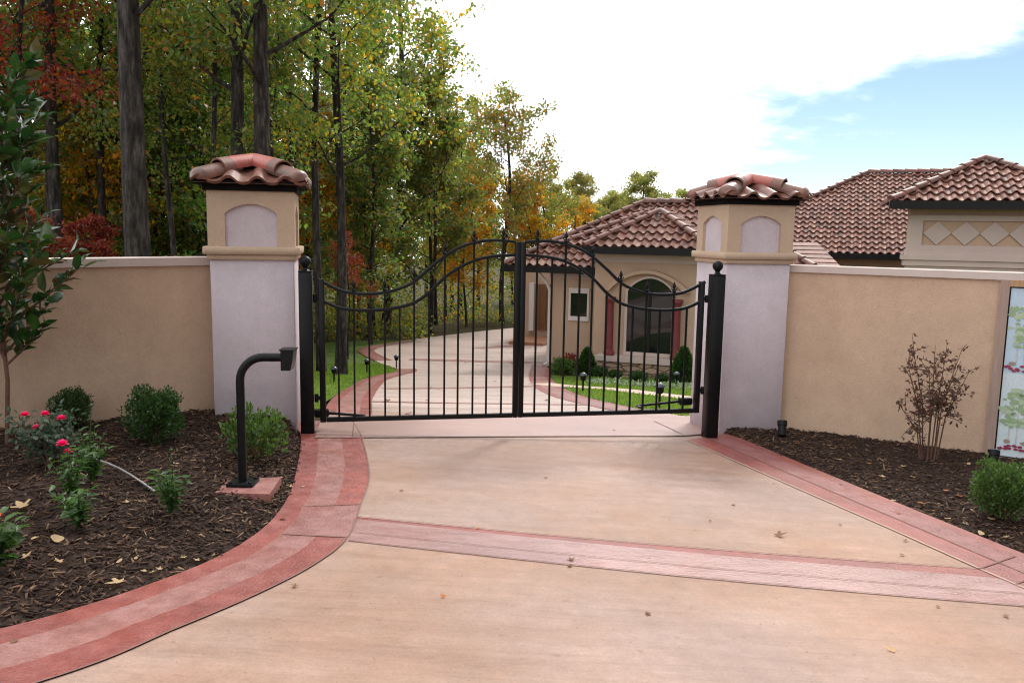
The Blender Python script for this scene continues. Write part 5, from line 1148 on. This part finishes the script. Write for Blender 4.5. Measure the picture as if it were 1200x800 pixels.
# ------------------------------------------------------------------ fallen leaves
def fallen(mt, kind):
    pr = []
    n = 18
    for k in range(n):
        th = 2 * math.pi * k / n; r = (.75 + .35 * math.cos(5 * th) if kind == 0 else .62 + .1 * math.cos(3 * th)) * (1 + .35 * math.cos(th)); pr.append((r * math.cos(th), r * math.sin(th) * .75))
    me = MB(); vs = [(0, 0, .10)] + [(x, y, .10 + .30 * (abs(y) ** 1.5) + .10 * x * x) for x, y in pr]; me.add(vs, [(0, 1 + k, 1 + (k + 1) % n) for k in range(n)])
    o = me.build('fallen_leaf', mt, None, 'all'); return o
FLV = [fallen('dry_leaf', 0), fallen('dry_leaf', 1), fallen('dry_leaf_orange', 1), fallen('dry_leaf_brown', 0), fallen('dry_leaf_brown', 1)]
_first = set()
def drop(P, kind, sz, label, group=None, dz=.006):
    o = FLV[kind]
    if kind in _first: o = o.copy(); COL.objects.link(o)
    _first.add(kind)
    for k in ('group',):
        if k in o.keys(): del o[k]
    tag(o, label, 'leaf', group); o.location = Vector([float(q) for q in P]) + Vector((0, 0, dz)); o.rotation_euler = (random.uniform(-.25, .25), random.uniform(-.25, .25), random.uniform(0, 6.28)); o.scale = (sz, sz, sz); return o
drop(bedpt(27, 598), 0, .075, 'large tan curled leaf on the mulch below the pink rose bush', dz=.02); drop(bedpt(69, 637), 1, .06, 'pale tan leaf on mulch below the low perennial', dz=.02); drop(bedpt(140, 688), 0, .05, 'pale tan leaf beside the red border, lower end of the left bed', dz=.015)
for (px, py) in ((160, 655), (168, 673), (178, 672), (188, 668), (235, 628), (232, 660), (140, 660), (42, 632), (150, 590), (205, 545), (330, 562), (340, 575), (320, 585), (90, 575), (260, 612), (215, 655), (30, 655), (70, 660)):
    drop(bedpt(px, py), random.choice((0, 1)), random.uniform(.018, .038), 'small tan dry leaf lying on the mulch of the left bed', 'dry leaves on the left mulch bed')
drop(bedpt(1108, 578), 2, .045, 'bright orange leaf on the mulch near the green boxwood', dz=.02); drop(bedpt(1124, 585), 2, .05, 'long orange leaf right of the bright orange one', dz=.02)
for (px, py) in ((935, 520), (950, 530), (960, 545), (985, 540), (1000, 560), (1018, 545), (1035, 560), (1050, 575), (1070, 562), (1015, 572), (1095, 600), (1080, 590), (1130, 615), (1150, 628), (1180, 630), (1135, 545), (1160, 610), (1045, 590), (1075, 580), (1110, 610), (1190, 620), (975, 527), (1090, 560), (1060, 548)):
    drop(bedpt(px, py), random.choice((0, 1, 1, 2)), random.uniform(.02, .042), 'small dry leaf lying on the mulch of the right bed', 'dry leaves on the right mulch bed')
drop(gr(912, 628), 3, .045, 'brown leaf on tan concrete just above the cross band'); drop(gr(1046, 763), 1, .03, 'yellowish leaf on the tan concrete below the cross band at right'); drop(gr(355, 571), 1, .03, 'orange brown leaf on the pink border beside the keypad pad')
for (px, py) in ((907, 567), (860, 592), (832, 611), (985, 616), (1060, 634), (1058, 651), (670, 657), (668, 664), (1060, 560), (1100, 712), (1178, 722), (985, 568), (1052, 602), (720, 505), (330, 609), (345, 688), (18, 752), (470, 575), (520, 700), (640, 560), (560, 620), (760, 720)):
    drop(gr(px, py), random.choice((3, 4, 3, 4, 2)), random.uniform(.016, .032), 'small dry leaf lying on the concrete drive before the gate', 'dry leaves on the drive')
for (px, py) in ((535, 421), (560, 428), (570, 430), (505, 455), (515, 457), (594, 402), (600, 425), (605, 428), (545, 425), (500, 470), (480, 485), (580, 447), (680, 483), (455, 470), (640, 470)):
    drop(gr(px, py), random.choice((3, 4, 2)), random.uniform(.05, .08), 'small dry leaf on the driveway beyond the gate', 'dry leaves beyond the gate')
for o in FLV:
    if 'label' not in o.keys(): bpy.data.objects.remove(o)
